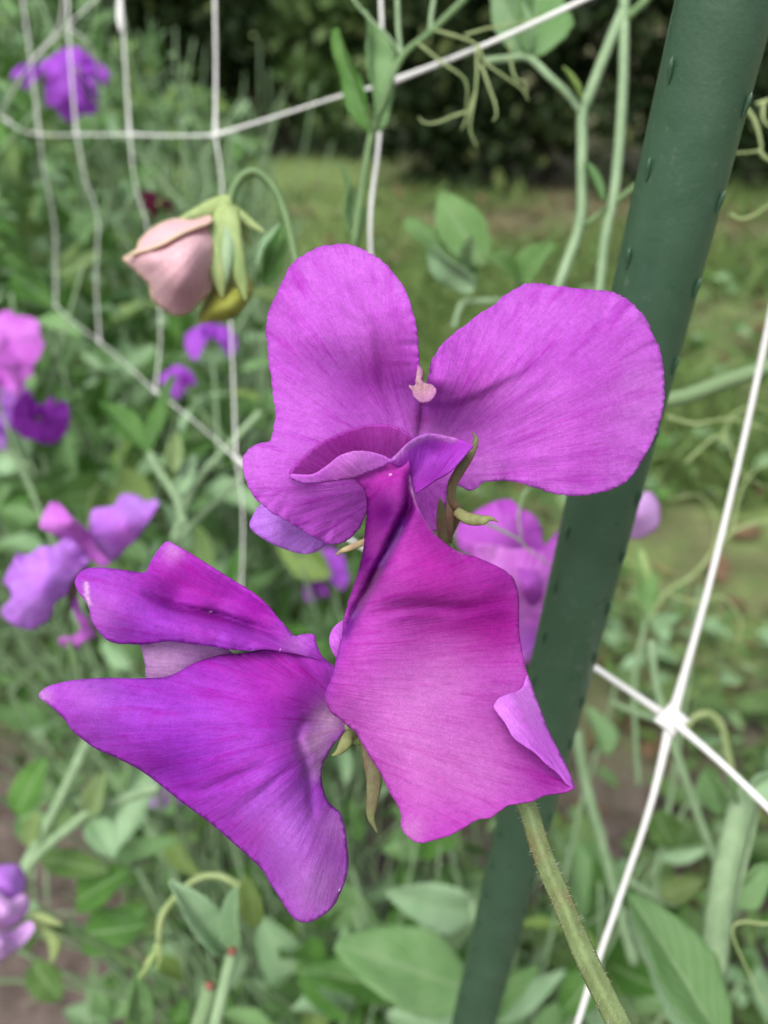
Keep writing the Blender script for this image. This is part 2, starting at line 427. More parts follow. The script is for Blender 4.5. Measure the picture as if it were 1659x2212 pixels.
# turf, weeds and dead leaves: nobody could count them
sp = Soup(); BL = [leaf_geo(1, 0.07, 1, 3, 0, b, 0, k) for k, b in enumerate((0.3, 0.55, 0.15))]
r2 = random.Random(21)
for k in range(30000):
    y = 0.75 + 3.2 * r2.random() ** 1.4; x = r2.uniform(-1.3, 1.3) * (0.35 + y * 0.6) + 0.15
    if noise.noise(Vector((x * 1.6, y * 1.6, 9))) < (-0.15 if x < 0.1 else -0.02): continue
    a = r2.uniform(0, 6.28); up = Vector((math.cos(a) * 0.7, math.sin(a) * 0.7, 1)).normalized()
    mt = Matrix.Translation((x, y, -0.004)) @ frame(up, rand_dir(r2)) @ Matrix.Scale(r2.uniform(0.04, 0.11) * (1.0 if x < 0.05 else 1.35), 4)
    sp.add(*BL[k % 3], 0, mt)
tag(sp.build('grass', [M['grass']]), 'rough tufted grass on the ground beyond the netting', 'grass', kind='stuff')
sp = Soup()
for k in range(12000):
    y = 0.3 + 2.6 * r2.random() ** 1.5; x = r2.uniform(-0.5, 1.2) * (0.5 + y * 0.6) + 0.1
    if noise.noise(Vector((x * 3, y * 3, 4))) < -0.05: continue
    z = r2.uniform(0.01, 0.07)
    mt = Matrix.Translation((x, y, z)) @ frame(Vector((r2.uniform(-1, 1), r2.uniform(-1, 1), 0.25)), Vector((r2.uniform(-.5, .5), r2.uniform(-.5, .5), 1))) @ Matrix.Scale(0.010 + 0.05 * r2.random() ** 2.2, 4)
    sp.add(*LEAF_LOW[k % 4], (k % 5 == 0) + 2 * (k % 7 == 0) * (k % 5 != 0), mt)
tag(sp.build('weeds', [M['bush'], M['leaf_pale'], M['leaf_deep']]), 'low leafy weeds spreading over soil and turf', 'weeds', kind='stuff')
sp = Soup()
for k in range(1700):
    y = r2.uniform(0.5, 4.2); x = r2.uniform(-0.3, 1.1) * (0.4 + y * 0.75)
    if r2.random() > (0.4 if y < 2.6 else 1.0): continue
    mt = Matrix.Translation((x, y, 0.012)) @ frame(Vector((r2.uniform(-1, 1), r2.uniform(-1, 1), 0.2)), Vector((r2.uniform(-.6, .6), r2.uniform(-.6, .6), 1))) @ Matrix.Scale(r2.uniform(0.03, 0.07), 4)
    sp.add(*LEAF_LOW[k % 4], 0, mt)
tag(sp.build('leaf_litter', [M['litter']]), 'brown dead leaves scattered on the ground towards the hedge', 'dead leaves', kind='stuff')
# ------------------------------------------------------------------ petals: outlines with true depth
D0 = 0.095
def c1(x, y): return (493.75 + 0.5952 * x, 493.75 + 0.5952 * y)
def c2(x, y): return (54.86 + 0.46296 * x, 1097.2 + 0.46296 * y)
def c3(x, y): return (658.3 + 0.44632 * x, 877.8 + 0.44632 * y)
def cm(f, pts): return [f(*p[:2]) + tuple(p[2:]) for p in pts]

def tps(ctrl):
    c = np.array(ctrl, float); X = c[:, :2] / 100; n = len(X)
    def U(d2): return np.where(d2 > 1e-12, 0.5 * d2 * np.log(d2 + 1e-300), 0)
    K = U(((X[:, None] - X[None]) ** 2).sum(-1)) + np.eye(n) * 0.002
    Pm = np.hstack([np.ones((n, 1)), X]); A = np.zeros((n + 3, n + 3))
    A[:n, :n] = K; A[:n, n:] = Pm; A[n:, :n] = Pm.T
    s = np.linalg.solve(A, np.concatenate([c[:, 2], np.zeros(3)]))
    def f(Q):
        Q = Q / 100; return U(((Q[:, None] - X[None]) ** 2).sum(-1)) @ s[:n] + s[n] + Q @ s[n + 1:]
    return f

def seg_dist(Q, A, B):
    """nearest distance from each Q to polyline A->B segments, with signed side, segment index and t"""
    AB = B - A; L2 = (AB ** 2).sum(-1) + 1e-9
    T = np.clip(((Q[:, None] - A[None]) * AB[None]).sum(-1) / L2, 0, 1)
    near = A[None] + T[..., None] * AB[None]; D = np.sqrt(((Q[:, None] - near) ** 2).sum(-1))
    i = D.argmin(1); k = np.arange(len(Q))
    cr = AB[i, 0] * (Q[:, 1] - A[i, 1]) - AB[i, 1] * (Q[:, 0] - A[i, 0])
    return D[k, i], np.sign(cr), i, T[k, i]

def inside(Q, poly):
    x, y = Q[:, 0], Q[:, 1]; c = np.zeros(len(Q), bool); j = len(poly) - 1
    for i in range(len(poly)):
        xi, yi = poly[i]; xj, yj = poly[j]
        c ^= ((yi > y) != (yj > y)) & (x < (xj - xi) * (y - yi) / (yj - yi + 1e-12) + xi); j = i
    return c

ATTR = ('pale', 'pink', 'dark', 'blue', 'cream', 'edge')
def patch(outline, ctrl, base, creases=(), valleys=(), sp=8.0, rim=0.0, rimw=14, ruffle=0.0, crinkle=0.0, wrinkle=0.12, blobs=None, d0=None, seed=0, edge=0.0, edgew=10, veink=1.0):
    d0 = D0 if d0 is None else d0
    r = random.Random(seed); k = d0 / D0
    pl = np.array(catmull([p[:2] for p in outline], 8, True))
    seg = np.roll(pl, -1, 0) - pl; ln = np.sqrt((seg ** 2).sum(1)); cum = np.concatenate([[0], ln.cumsum()]); tot = cum[-1]
    m = max(24, int(tot / (sp * 0.6))); s_ = np.linspace(0, tot, m, endpoint=False)
    ex = np.vstack([pl, pl[:1]])
    pl = np.stack([np.interp(s_, cum, ex[:, 0]), np.interp(s_, cum, ex[:, 1])], 1)
    if crinkle:
        nrm = np.roll(pl, -1, 0) - np.roll(pl, 1, 0); nrm = np.stack([nrm[:, 1], -nrm[:, 0]], 1) / (np.sqrt((nrm ** 2).sum(1))[:, None] + 1e-9)
        a = np.array([noise.noise(Vector((q[0] * 0.11, q[1] * 0.11, seed))) + 0.6 * noise.noise(Vector((q[0] * 0.31, q[1] * 0.31, seed))) for q in pl])
        pl = pl + nrm * (a * crinkle)[:, None]
    lo, hi = pl.min(0), pl.max(0); pts = []
    row = 0; y = lo[1]
    while y < hi[1]:
        x = lo[0] + (row % 2) * sp / 2
        while x < hi[0]:
            pts.append((x + r.uniform(-.2, .2) * sp, y + r.uniform(-.2, .2) * sp)); x += sp
        y += sp * 0.87; row += 1
    Q = np.array(pts); Q = Q[inside(Q, pl)]
    if len(Q):
        dd = seg_dist(Q, pl, np.roll(pl, -1, 0))[0]; Q = Q[dd > sp * 0.45]
    allp = [Vector((float(a), float(b))) for a, b in np.vstack([pl, Q])]
    res = delaunay_2d_cdt(allp, [], [list(range(m))], 1, 1e-4)
    P2 = np.array([tuple(v) for v in res[0]]); faces = [tuple(f) for f in res[2]]
    dist = seg_dist(P2, pl, np.roll(pl, -1, 0)); de = dist[0]; pos = (dist[2] + dist[3]) / m * tot
    dz = tps(ctrl)(P2)
    for c in creases:
        cp = np.array(catmull(c['pts'], 6)); d, sg, i, t = seg_dist(P2, cp[:-1, :2], cp[1:, :2])
        h = cp[:-1, 2][i] * (1 - t) + cp[1:, 2][i] * t; sd = d * sg * c.get('side', 1); w_ = c.get('w', 6)
        st = np.clip((sd + w_) / (2 * w_), 0, 1); st = st * st * (3 - 2 * st)
        endw = np.where((i == 0) & (t <= 0), np.exp(-(d / 22) ** 2), 1.0)
        dz = dz + h * st * endw * np.exp(-np.maximum(sd, 0) / c.get('L', 120))
    for c in valleys:
        cp = np.array(catmull(c['pts'], 6)); d, sg, i, t = seg_dist(P2, cp[:-1, :2], cp[1:, :2])
        h = cp[:-1, 2][i] * (1 - t) + cp[1:, 2][i] * t
        dz = dz + h * np.exp(-(d / c.get('w', 14)) ** 2)
    if rim: dz = dz + rim * np.exp(-de / rimw)
    if ruffle:
        ru = np.array([noise.noise(Vector((p * 0.022, seed * 3.1, 0))) + 0.4 * noise.noise(Vector((p * 0.07, seed * 3.1, 5))) for p in pos])
        dz = dz + ruffle * ru * np.exp(-de / 32)
    b = np.array(base); rel = P2 - b; ang = np.arctan2(rel[:, 0], -rel[:, 1]); rad = np.sqrt((rel ** 2).sum(1)) / 100
    if wrinkle:
        wv = np.array([noise.noise(Vector((a * 9, q * 0.9, seed))) + 0.5 * noise.noise(Vector((a * 22, q * 1.4, seed + 7))) for a, q in zip(ang, rad)])
        dz = dz + wrinkle * wv * np.clip(rad / 1.2, 0, 1)
    V = [P(p[0], p[1], d0 + z * 0.001 * k) for p, z in zip(P2, dz)]
    at = {a: np.zeros(len(P2)) for a in ATTR}
    for a, lst in (blobs or {}).items():
        for q in lst:
            if len(q) == 4:
                x, y, rr, st = q; at[a] += st * np.exp(-(((P2 - np.array((x, y))) ** 2).sum(1)) / rr ** 2)
            else:                                   # a stroke: list of points, width, strength
                ps, rr, st = q; cp = np.array(catmull(ps, 4)); d = seg_dist(P2, cp[:-1], cp[1:])[0]; at[a] += st * np.exp(-(d / rr) ** 2)
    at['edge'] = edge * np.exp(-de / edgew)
    ang = ang * veink; uv = np.stack([ang * 0.9 + seed, rad + seed * 0.37], 1)
    return V, faces, at, uv

def petal(name, patches, mat, parent, thick=0.00022):
    V = []; Fc = []; at = {a: [] for a in ATTR}; UV = []; MI = []
    if not isinstance(mat, list): mat = [mat]
    for q, (v, f, a, u) in enumerate(patches):
        o = len(V); V += v; Fc += [tuple(i + o for i in t) for t in f]; MI += [min(q, len(mat) - 1)] * len(f)
        for k in ATTR: at[k].append(a[k])
        UV.append(u)
    me = mesh_from(V, Fc)
    for m_ in mat: me.materials.append(m_)
    me.polygons.foreach_set('material_index', MI)
    for k in ATTR:
        A = me.attributes.new(k, 'FLOAT', 'POINT'); A.data.foreach_set('value', np.clip(np.concatenate(at[k]), 0, 1).astype(np.float32))
    add_uv(me, np.vstack(UV))
    o = link(name, me, None, parent)
    md = o.modifiers.new('thickness', 'SOLIDIFY'); md.thickness = thick; md.offset = 0.0
    return o

def sepal(name, pts, widths, mat, parent, flat=0.45, d0=None):
    """Tapered flattened tube; pts = (px, py, dz mm), widths in photo pixels."""
    d0 = d0 or D0
    cp = catmull([(*p, w_) for p, w_ in zip(pts, widths)], 6)
    path = [P(q[0], q[1], d0 + q[2] * 0.001) for q in cp]; rad = [max(q[3], 0.6) * 0.5 / F * d0 for q in cp]
    return tube(name, path, rad, mat, parent, seg=10, flat=flat, flat_dir=-FWD, ridge=0.08, nr=3)

def hairs(name, path, rad, n, length, parent, seed=1, hr=0.00003):
    r = random.Random(seed); V = []; Fc = []
    for k in range(n):
        i = r.randrange(len(path) - 1); t = r.random(); p = path[i].lerp(path[i + 1], t); ax = (path[i + 1] - path[i]).normalized()
        d = rand_dir(r); d = (d - ax * d.dot(ax)).normalized(); q = rad[i] if hasattr(rad, '__len__') else rad
        a = p + d * q * 0.92; e = a + (d + ax * r.uniform(-.2, .6)).normalized() * length * r.uniform(0.4, 1.2)
        v, f = tube_geo([a, a.lerp(e, 0.5), e], [hr, hr * 0.8, hr * 0.3], seg=3, cap=False)
        o = len(V); V += v; Fc += [tuple(x + o for x in t_) for t_ in f]
    o = link(name, mesh_from(V, Fc), M['hair'], parent); o['kind'] = 'stuff'; return o

# ================================================================== the flowering spray in front
spray = empty('sweet_pea_spray', P(1340, 2250, 0.094), 'large sharp magenta purple sweet pea spray on a hairy stem in front', 'flower')

# --- upper flower
fa = empty('flower', Vector((0, 0, 0))); fa.parent = spray; fa.location = P(930, 1130, 0.106) - spray.location
fa['label'] = 'upper flower with wide two lobed standard petal facing the viewer'
S_out = [(690, 482), (689, 420), (680, 350), (665, 290), (640, 220), (600, 165), (560, 120), (520, 95), (470, 68), (420, 57), (380, 60), (330, 68), (280, 95), (230, 130), (203, 175), (185, 220),
         (160, 270), (145, 310), (138, 370), (144, 430), (146, 490), (158, 560), (163, 620), (170, 680), (156, 760), (145, 776), (120, 778), (75, 800), (55, 830), (52, 870), (65, 920), (90, 970),
         (120, 1000), (160, 1035), (210, 1060), (260, 1090), (310, 1120), (350, 1140), (390, 1145), (440, 1125), (475, 1085), (495, 1040), (520, 1030), (600, 1060), (700, 1085), (772, 1095), (785, 1020),
         (800, 940), (840, 935), (870, 950), (900, 945), (930, 920), (1000, 915), (1060, 925), (1130, 945), (1200, 965), (1270, 970), (1330, 962), (1390, 945), (1440, 920), (1470, 890), (1500, 840), (1540, 770),
         (1565, 700), (1580, 620), (1578, 550), (1575, 490), (1560, 430), (1535, 380), (1515, 330), (1480, 290), (1440, 255), (1400, 235), (1340, 225), (1280, 220), (1210, 212), (1150, 205), (1090, 200), (1050, 215),
         (1000, 245), (960, 280), (910, 310), (860, 350), (800, 395), (760, 440), (738, 480), (728, 530), (715, 575), (702, 540)]
S_ctl = [(700, 720, 10), (702, 600, 6), (705, 540, 3), (700, 1060, 13), (420, 57, 7), (150, 400, 6), (300, 380, 2.5), (460, 250, 4.5), (560, 160, 4), (640, 300, 1.5), (660, 430, 2.5), (560, 560, 7.5), (165, 680, 4), (330, 680, 4.5),
         (60, 870, 0), (250, 900, 1.0), (300, 1000, 2.5), (390, 1140, 6), (490, 1020, 8), (500, 850, 6), (230, 200, 5.5),
         (1090, 200, 6.5), (1300, 222, 7), (1520, 350, 8), (1580, 620, 8), (1480, 870, 6), (1250, 965, 4), (1000, 920, 6), (860, 940, 9), (1100, 760, 4.2), (1250, 480, 3.5), (1100, 380, 3.5), (900, 740, 7), (850, 450, 2.5), (760, 560, 1.5), (1350, 650, 4), (1250, 830, 3.2)]
A1 = patch(cm(c1, S_out), cm(c1, S_ctl), c1(700, 900),
           creases=[dict(pts=cm(c1, [(730, 632, -1.5), (790, 637, -1.4), (850, 622, -1.2), (920, 592, -0.9), (1000, 552, -0.6), (1090, 505, -0.3), (1200, 440, 0)]), side=-1, w=9, L=90)],
           valleys=[dict(pts=cm(c1, [(440, 180, 0.1), (470, 270, 0.45), (520, 370, 0.6), (545, 480, 0.7), (570, 600, 0.7), (605, 700, 0.5)]), w=10),
                    dict(pts=cm(c1, [(400, 280, 0.1), (440, 320, 0.4), (500, 345, 0.2)]), w=7),
                    dict(pts=cm(c1, [(702, 620, 0.8), (698, 690, 1.2), (685, 770, 1.0)]), w=7)],
           sp=6.5, crinkle=2.6, ruffle=0.9, wrinkle=0.20, seed=1, edge=0.55, edgew=6,
           blobs={'pale': [(*c1(740, 770), 48, 0.22), (*c1(1480, 620), 90, 0.12), (*c1(900, 890), 55, 0.16)], 'pink': [(*c1(560, 480), 70, 0.35), (*c1(700, 690), 22, 0.5), (*c1(900, 570), 60, 0.3), (*c1(1200, 800), 150, 0.2)],
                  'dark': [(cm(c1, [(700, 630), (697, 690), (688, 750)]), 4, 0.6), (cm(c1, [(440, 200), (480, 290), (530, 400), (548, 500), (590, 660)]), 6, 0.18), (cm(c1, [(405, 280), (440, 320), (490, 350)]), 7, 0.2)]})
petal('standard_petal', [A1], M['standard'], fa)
T = patch(cm(c1, [(690, 500), (701, 512), (704, 530), (698, 548), (716, 562), (738, 566), (754, 590), (740, 618), (712, 632), (690, 627), (674, 608), (668, 590), (653, 571), (676, 569), (680, 545), (684, 520)]),
          cm(c1, [(693, 482, 1.2), (697, 540, 0.2), (750, 600, 0.2), (692, 628, -0.6), (653, 571, -0.4), (710, 590, 0.4)]), c1(700, 700), sp=3, wrinkle=0.5, seed=4, ruffle=0.6, crinkle=1.0, edge=0.5, edgew=3,
          blobs={'cream': [(*c1(690, 560), 60, 1.0)]})
o = petal('torn_petal_tip', [T], M['standard'], fa); o['label'] = 'pale torn cream tip at the notch of the petal'
LB = patch([(541, 1140), (548, 1112), (562, 1092), (590, 1085), (660, 1120), (705, 1165), (697, 1182), (668, 1196), (630, 1191), (580, 1170)],
           [(541, 1140, 9), (562, 1092, 9), (660, 1120, 10), (697, 1182, 11), (630, 1191, 10), (600, 1140, 8.2)], (760, 1080), sp=7, seed=9, wrinkle=0.1, edge=0.5)
petal('standard_petal', [LB], M['lilac'], fa)
sepal('sepal', [(*c1(884, 738), 2), (*c1(899, 765), 1), (*c1(880, 815), 0), (*c1(845, 870), 0.5), (*c1(812, 930), 1.5), (*c1(812, 985), 2.5), (*c1(835, 1030), 4), (*c1(800, 1130), 8)], [2, 11, 18, 22, 21, 19, 19, 8], M['sepal'], fa)
sepal('sepal', [(*c1(825, 1025), 3), (*c1(870, 1052), 2), (*c1(920, 1058), 1), (*c1(950, 1052), 1), (*c1(980, 1066), 1.5)], [22, 27, 22, 11, 2], M['sepal_olive'], fa)
sepal('sepal', [(*c1(798, 960), 3), (*c1(803, 1040), 4), (*c1(806, 1140), 7)], [3, 20, 8], M['sepal'], fa)
sepal('sepal', [(724, 1200, 8), (738, 1190, 7), (760, 1182, 7), (800, 1165, 9)], [3, 10, 15, 16], M['sepal_tan'], fa)
sepal('calyx', [(950, 1075, 8), (956, 1130, 10), (962, 1190, 11)], [4, 30, 20], M['sepal'], fa, flat=0.9)

# --- middle flower: folded standard with trumpet lip and broad front
fc = empty('flower', Vector((0, 0, 0))); fc.parent = spray; fc.location = P(735, 1480, 0.098) - spray.location
fc['label'] = 'front flower with flared lip above one broad hanging petal'
B_out = [(240, 345), (275, 385), (300, 440), (303, 520), (295, 600), (285, 700), (265, 790), (235, 880), (205, 970), (190, 1040), (175, 1140), (155, 1220), (140, 1290), (115, 1350), (100, 1400), (105, 1430), (130, 1480),
         (170, 1510), (215, 1550), (250, 1580), (280, 1630), (320, 1700), (360, 1760), (390, 1820), (420, 1880), (455, 1940), (470, 1990), (465, 2020), (480, 2060), (520, 2100), (570, 2112), (620, 2100), (690, 2080),
         (760, 2045), (840, 2000), (900, 1990), (980, 1935), (1050, 1920), (1110, 1908), (1170, 1880), (1250, 1870), (1285, 1858), (1303, 1842), (1265, 1750), (1220, 1660), (1175, 1570), (1140, 1480), (1110, 1400), (1080, 1310), (1060, 1230),
         (1040, 1130), (1035, 1050), (1035, 950), (1025, 880), (1005, 830), (965, 795), (910, 765), (840, 735), (770, 715), (700, 680), (640, 630), (590, 560), (550, 490), (525, 420), (512, 350), (507, 290), (500, 262), (460, 262), (420, 275), (370, 292), (310, 322)]
B_ctl = [(390, 290, -1.0), (245, 345, -1.4), (300, 450, 0.5), (400, 450, -3.5), (285, 700, 0.2), (350, 600, -3.5), (300, 760, -3), (235, 880, -1), (190, 1040, -1.5), (503, 270, -1.6), (520, 400, -3.0), (580, 540, -3.8), (640, 630, -4), (770, 715, -3), (910, 765, -1), (1015, 850, 1.0),
         (1035, 1000, 2), (1080, 1310, 1.8), (600, 760, -6), (480, 880, -6.5), (700, 860, -5.6), (880, 880, -2.5), (600, 1060, -2.8), (400, 1100, -4.0), (800, 1100, -1.0), (960, 1200, 1.0), (250, 1200, -4.0), (160, 1300, -3), (100, 1400, -2.0), (130, 1480, -1.2), (230, 1400, -3.6), (500, 1400, -3.6), (800, 1420, -2),
         (980, 1400, 0.2), (250, 1580, -1.8), (400, 1620, -4.5), (600, 1650, -5), (850, 1640, -3.4), (360, 1760, -3.6), (500, 1850, -6.5), (750, 1820, -6.3), (1000, 1760, -4), (1180, 1800, -2.5), (1300, 1840, -2.5), (520, 2095, -9.5), (470, 1990, -7.5), (700, 2070, -9.5), (900, 1985, -8.5), (1130, 1890, -6)]
dark_stroke = cm(c3, [(505, 330), (505, 480), (470, 565), (420, 655), (365, 765), (300, 890), (240, 1000), (195, 1100)])
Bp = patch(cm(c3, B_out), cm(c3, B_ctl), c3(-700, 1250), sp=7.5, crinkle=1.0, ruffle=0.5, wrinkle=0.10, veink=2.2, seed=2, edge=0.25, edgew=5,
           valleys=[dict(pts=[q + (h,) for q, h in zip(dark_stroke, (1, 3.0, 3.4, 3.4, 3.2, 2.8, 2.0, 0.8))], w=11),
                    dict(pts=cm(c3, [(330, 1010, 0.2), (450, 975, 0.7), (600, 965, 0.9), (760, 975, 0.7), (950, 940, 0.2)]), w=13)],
           blobs={'dark': [(*c3(400, 520), 52, 1.0), (*c3(320, 760), 32, 0.85), (dark_stroke, 13, 1.0), (cm(c3, [(300, 450), (300, 600), (270, 780), (215, 960)]), 10, 0.45), (cm(c3, [(530, 480), (600, 620), (700, 730)]), 16, 0.22), (cm(c3, [(400, 1020), (560, 985), (760, 985), (940, 1010)]), 16, 0.22)],  # column and fold: deep magenta pigment with their shade painted in
                  'pink': [(*c3(600, 720), 90, 0.7), (*c3(950, 1050), 70, 0.9), (*c3(700, 1000), 120, 0.6), (*c3(600, 1750), 160, 0.25), (*c3(420, 320), 60, 0.6)],  # upper blobs: richer magenta pigment, with some painted shade
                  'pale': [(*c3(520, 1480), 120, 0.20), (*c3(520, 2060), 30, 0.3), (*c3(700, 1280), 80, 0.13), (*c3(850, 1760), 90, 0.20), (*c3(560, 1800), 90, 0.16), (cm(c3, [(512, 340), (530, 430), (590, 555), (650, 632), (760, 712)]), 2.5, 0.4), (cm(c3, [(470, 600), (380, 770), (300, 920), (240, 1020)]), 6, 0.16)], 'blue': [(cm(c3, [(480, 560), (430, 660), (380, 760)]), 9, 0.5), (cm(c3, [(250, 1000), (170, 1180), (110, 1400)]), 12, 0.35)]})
FL = patch(cm(c3, [(1078, 1300), (1060, 1350), (1030, 1378), (990, 1392), (942, 1410), (915, 1450), (930, 1480), (975, 1540), (1010, 1600), (1060, 1640), (1120, 1680), (1170, 1730), (1215, 1765), (1240, 1790), (1272, 1832), (1303, 1844), (1268, 1750), (1223, 1660), (1178, 1570), (1143, 1480), (1112, 1400)]),
           cm(c3, [(1078, 1300, 1.6), (1110, 1400, 1.4), (1143, 1480, 0.8), (1223, 1660, -1.2), (1300, 1842, -2.7), (990, 1392, -2.0), (915, 1450, -3.6), (975, 1540, -4.8), (1060, 1640, -5.2), (1170, 1730, -4.6), (1240, 1790, -3.8), (1060, 1500, -2.9), (1130, 1600, -3.0)]),
           c3(1400, 2000), sp=6, wrinkle=0.25, seed=3, crinkle=0.5, blobs={'pale': [(*c3(1000, 1500), 60, 0.12)]})
petal('front_petal', [Bp, FL], [M['front'], M['under']], fc)
F1 = patch(cm(c1, [(222, 892), (250, 850), (290, 810), (340, 775), (400, 745), (460, 722), (520, 712), (580, 712), (630, 730), (660, 755), (672, 775), (650, 830), (600, 870), (520, 890), (400, 910), (300, 916)]),
           cm(c1, [(222, 892, -1.5), (340, 775, 1.5), (520, 712, 2.2), (660, 755, 2), (600, 860, 4.5), (450, 850, 4.5), (300, 900, 1.2), (480, 780, 3.5)]), c1(560, 1000), sp=6, seed=5, crinkle=1.0, wrinkle=0.2,
           blobs={'dark': [(*c1(480, 860), 60, 0.5), (*c1(620, 800), 40, 0.35)], 'pink': [(*c1(450, 760), 60, 0.3)]}, edge=0.5, edgew=4)
F2 = patch(cm(c1, [(222, 892), (300, 893), (355, 862), (400, 826), (450, 809), (500, 808), (550, 820), (592, 838), (606, 832), (600, 842), (560, 862), (500, 886), (455, 903), (370, 916), (300, 923), (248, 918)]),
           cm(c1, [(222, 892, -1.5), (300, 893, -3.0), (400, 826, -3.8), (500, 808, -3.6), (592, 838, -2.6), (560, 862, -2.2), (455, 903, -2.2), (370, 916, -2.4), (300, 923, -2.2), (450, 855, -3.6)]), c1(600, 1000), sp=5, seed=6, wrinkle=0.1,
           blobs={'pale': [(*c1(450, 840), 60, 0.25)], 'pink': [(*c1(420, 900), 50, 0.3)]})
petal('wing_petal', [F1, F2], [M['front'], M['under']], fc)
F3 = patch(cm(c1, [(585, 846), (620, 810), (650, 780), (690, 755), (730, 745), (780, 752), (830, 762), (886, 786), (870, 810), (840, 845), (800, 885), (750, 915), (690, 955), (680, 962), (668, 930), (660, 890), (640, 870), (610, 862)]),
           cm(c1, [(590, 846, -2.5), (650, 780, -2.2), (730, 745, -1.2), (830, 762, -1.5), (886, 786, -2.2), (800, 885, -2.6), (690, 955, -0.6), (665, 900, 0.6), (760, 830, 0.8), (700, 800, 0.2), (640, 850, -1.6)]), c1(640, 1050), sp=5, seed=7, wrinkle=0.12,
           blobs={'pale': [(cm(c1, [(600, 835), (660, 780), (730, 752), (820, 765)]), 7, 0.35)], 'dark': [(*c1(740, 900), 40, 0.35)]})
petal('wing_petal', [F3], M['wing'], fc)
SMP = patch(cm(c3, [(195, 1035), (150, 1060), (122, 1110), (125, 1165), (150, 1212), (185, 1215), (220, 1150), (215, 1070)]), cm(c3, [(122, 1110, 1.2), (195, 1035, 2), (150, 1212, 1), (215, 1100, 2), (160, 1130, 0.6)]), c3(250, 1300), sp=5, seed=8)
petal('keel_petal', [SMP], M['under'], fc)
sepal('sepal', [(*c3(250, 1590), 5), (*c3(215, 1600), 3), (*c3(190, 1640), 2.5), (*c3(165, 1672), 2.5), (*c3(130, 1690), 2.5)], [34, 30, 26, 16, 2], M['sepal_olive'], fc)
sepal('sepal', [(*c3(290, 1600), 3.5), (*c3(318, 1720), 2), (*c3(335, 1810), 1.5), (*c3(325, 1920), 1.2), (*c3(320, 1990), 1.2), (*c3(352, 2065), 1.4)], [26, 34, 34, 26, 16, 2], M['sepal'], fc, flat=0.3)
sepal('calyx', [(735, 1545, 4), (752, 1570, 4.5), (775, 1600, 5.5)], [20, 34, 30], M['sepal_green'], fc, flat=0.9)

# --- lower left flower seen from the side
fb = empty('flower', Vector((0, 0, 0))); fb.parent = spray; fb.location = P(740, 1570, 0.099) - spray.location
fb['label'] = 'lower side-facing flower with pointed violet wings'
W_out = [(65, 880), (95, 840), (150, 820), (230, 805), (320, 798), (400, 795), (480, 797), (570, 797), (660, 790), (720, 765), (780, 730), (850, 705), (930, 685), (1010, 680), (1090, 665), (1170, 658), (1260, 665), (1330, 680), (1390, 710), (1445, 745), (1450, 800), (1425, 870), (1425, 920),
         (1450, 960), (1490, 995), (1512, 1020), (1480, 1060), (1440, 1100), (1410, 1150), (1385, 1200), (1380, 1260), (1390, 1320), (1410, 1370), (1440, 1400), (1470, 1430), (1490, 1500), (1500, 1580), (1505, 1660), (1490, 1740), (1460, 1810), (1440, 1850), (1400, 1890), (1340, 1925), (1290, 1930),
         (1250, 1910), (1220, 1870), (1190, 1820), (1150, 1760), (1110, 1690), (1040, 1620), (960, 1550), (880, 1480), (800, 1420), (700, 1345), (620, 1280), (520, 1210), (420, 1160), (330, 1120), (260, 1070), (215, 1030), (190, 990), (130, 930)]
W_ctl = [(65, 880, -2.5), (220, 900, -4.5), (400, 800, -2.5), (400, 950, -5.5), (700, 785, -2), (1000, 685, -0.5), (1260, 670, 1.2), (1440, 745, 2.5), (1000, 850, -4.5), (700, 950, -5.8), (600, 1080, -6), (1250, 850, -2.5), (1420, 900, 2.0), (1505, 1015, 4), (1330, 1010, 0.6), (1290, 1120, -2), (1380, 1250, 2.2), (1340, 1270, 0),
         (1250, 1250, -4), (900, 1150, -6), (330, 1110, -2.5), (620, 1270, -1.8), (960, 1540, -1.2), (900, 1350, -4.2), (1100, 1400, -5.2), (1200, 1550, -5), (1400, 1450, -1.2), (1480, 1480, 0.4), (1500, 1660, 0), (1380, 1650, -3.4), (1290, 1750, -4), (1300, 1925, -2), (1150, 1755, -1.2), (1440, 1845, -1)]
Wp = patch(cm(c2, W_out), cm(c2, W_ctl), c2(1560, 1000), sp=8, ruffle=0.25, wrinkle=0.30, seed=12, edge=0.3, edgew=6,
           valleys=[dict(pts=cm(c2, [(1300, 990, 0.5), (1270, 1080, 1.0), (1310, 1200, 1.2), (1330, 1330, 1.0), (1340, 1450, 0.3)]), w=10),
                    dict(pts=cm(c2, [(1130, 1180, 0.2), (950, 1270, 0.6), (800, 1320, 0.4), (650, 1290, 0.1)]), w=12),
                    dict(pts=cm(c2, [(1250, 1200, 0.2), (1100, 1330, 0.5), (950, 1450, 0.2)]), w=10)],
           blobs={'pale': [(*c2(1420, 985), 34, 0.9), (*c2(1350, 1100), 32, 0.75), (*c2(1365, 1220), 24, 0.5), (*c2(1450, 1480), 40, 0.25), (*c2(1370, 1780), 90, 0.34), (*c2(1200, 1480), 90, 0.16), (*c2(300, 850), 70, 0.12), (*c2(80, 880), 20, 0.5)],
                  'blue': [(*c2(420, 880), 110, 0.5), (*c2(800, 1050), 120, 0.35), (*c2(1250, 1400), 110, 0.4), (*c2(1300, 1750), 90, 0.35), (*c2(700, 1200), 80, 0.3)],
                  'pink': [(*c2(1100, 800), 90, 0.4), (*c2(1250, 760), 70, 0.4), (cm(c2, [(1480, 1040), (1380, 1050), (1320, 1065)]), 4, 0.8), (cm(c2, [(1260, 1120), (1100, 1150), (900, 1250)]), 9, 0.35)],
                  'dark': [(cm(c2, [(1420, 890), (1380, 940), (1310, 985)]), 12, 0.5), (cm(c2, [(1290, 1120), (1300, 1250)]), 8, 0.35)]})
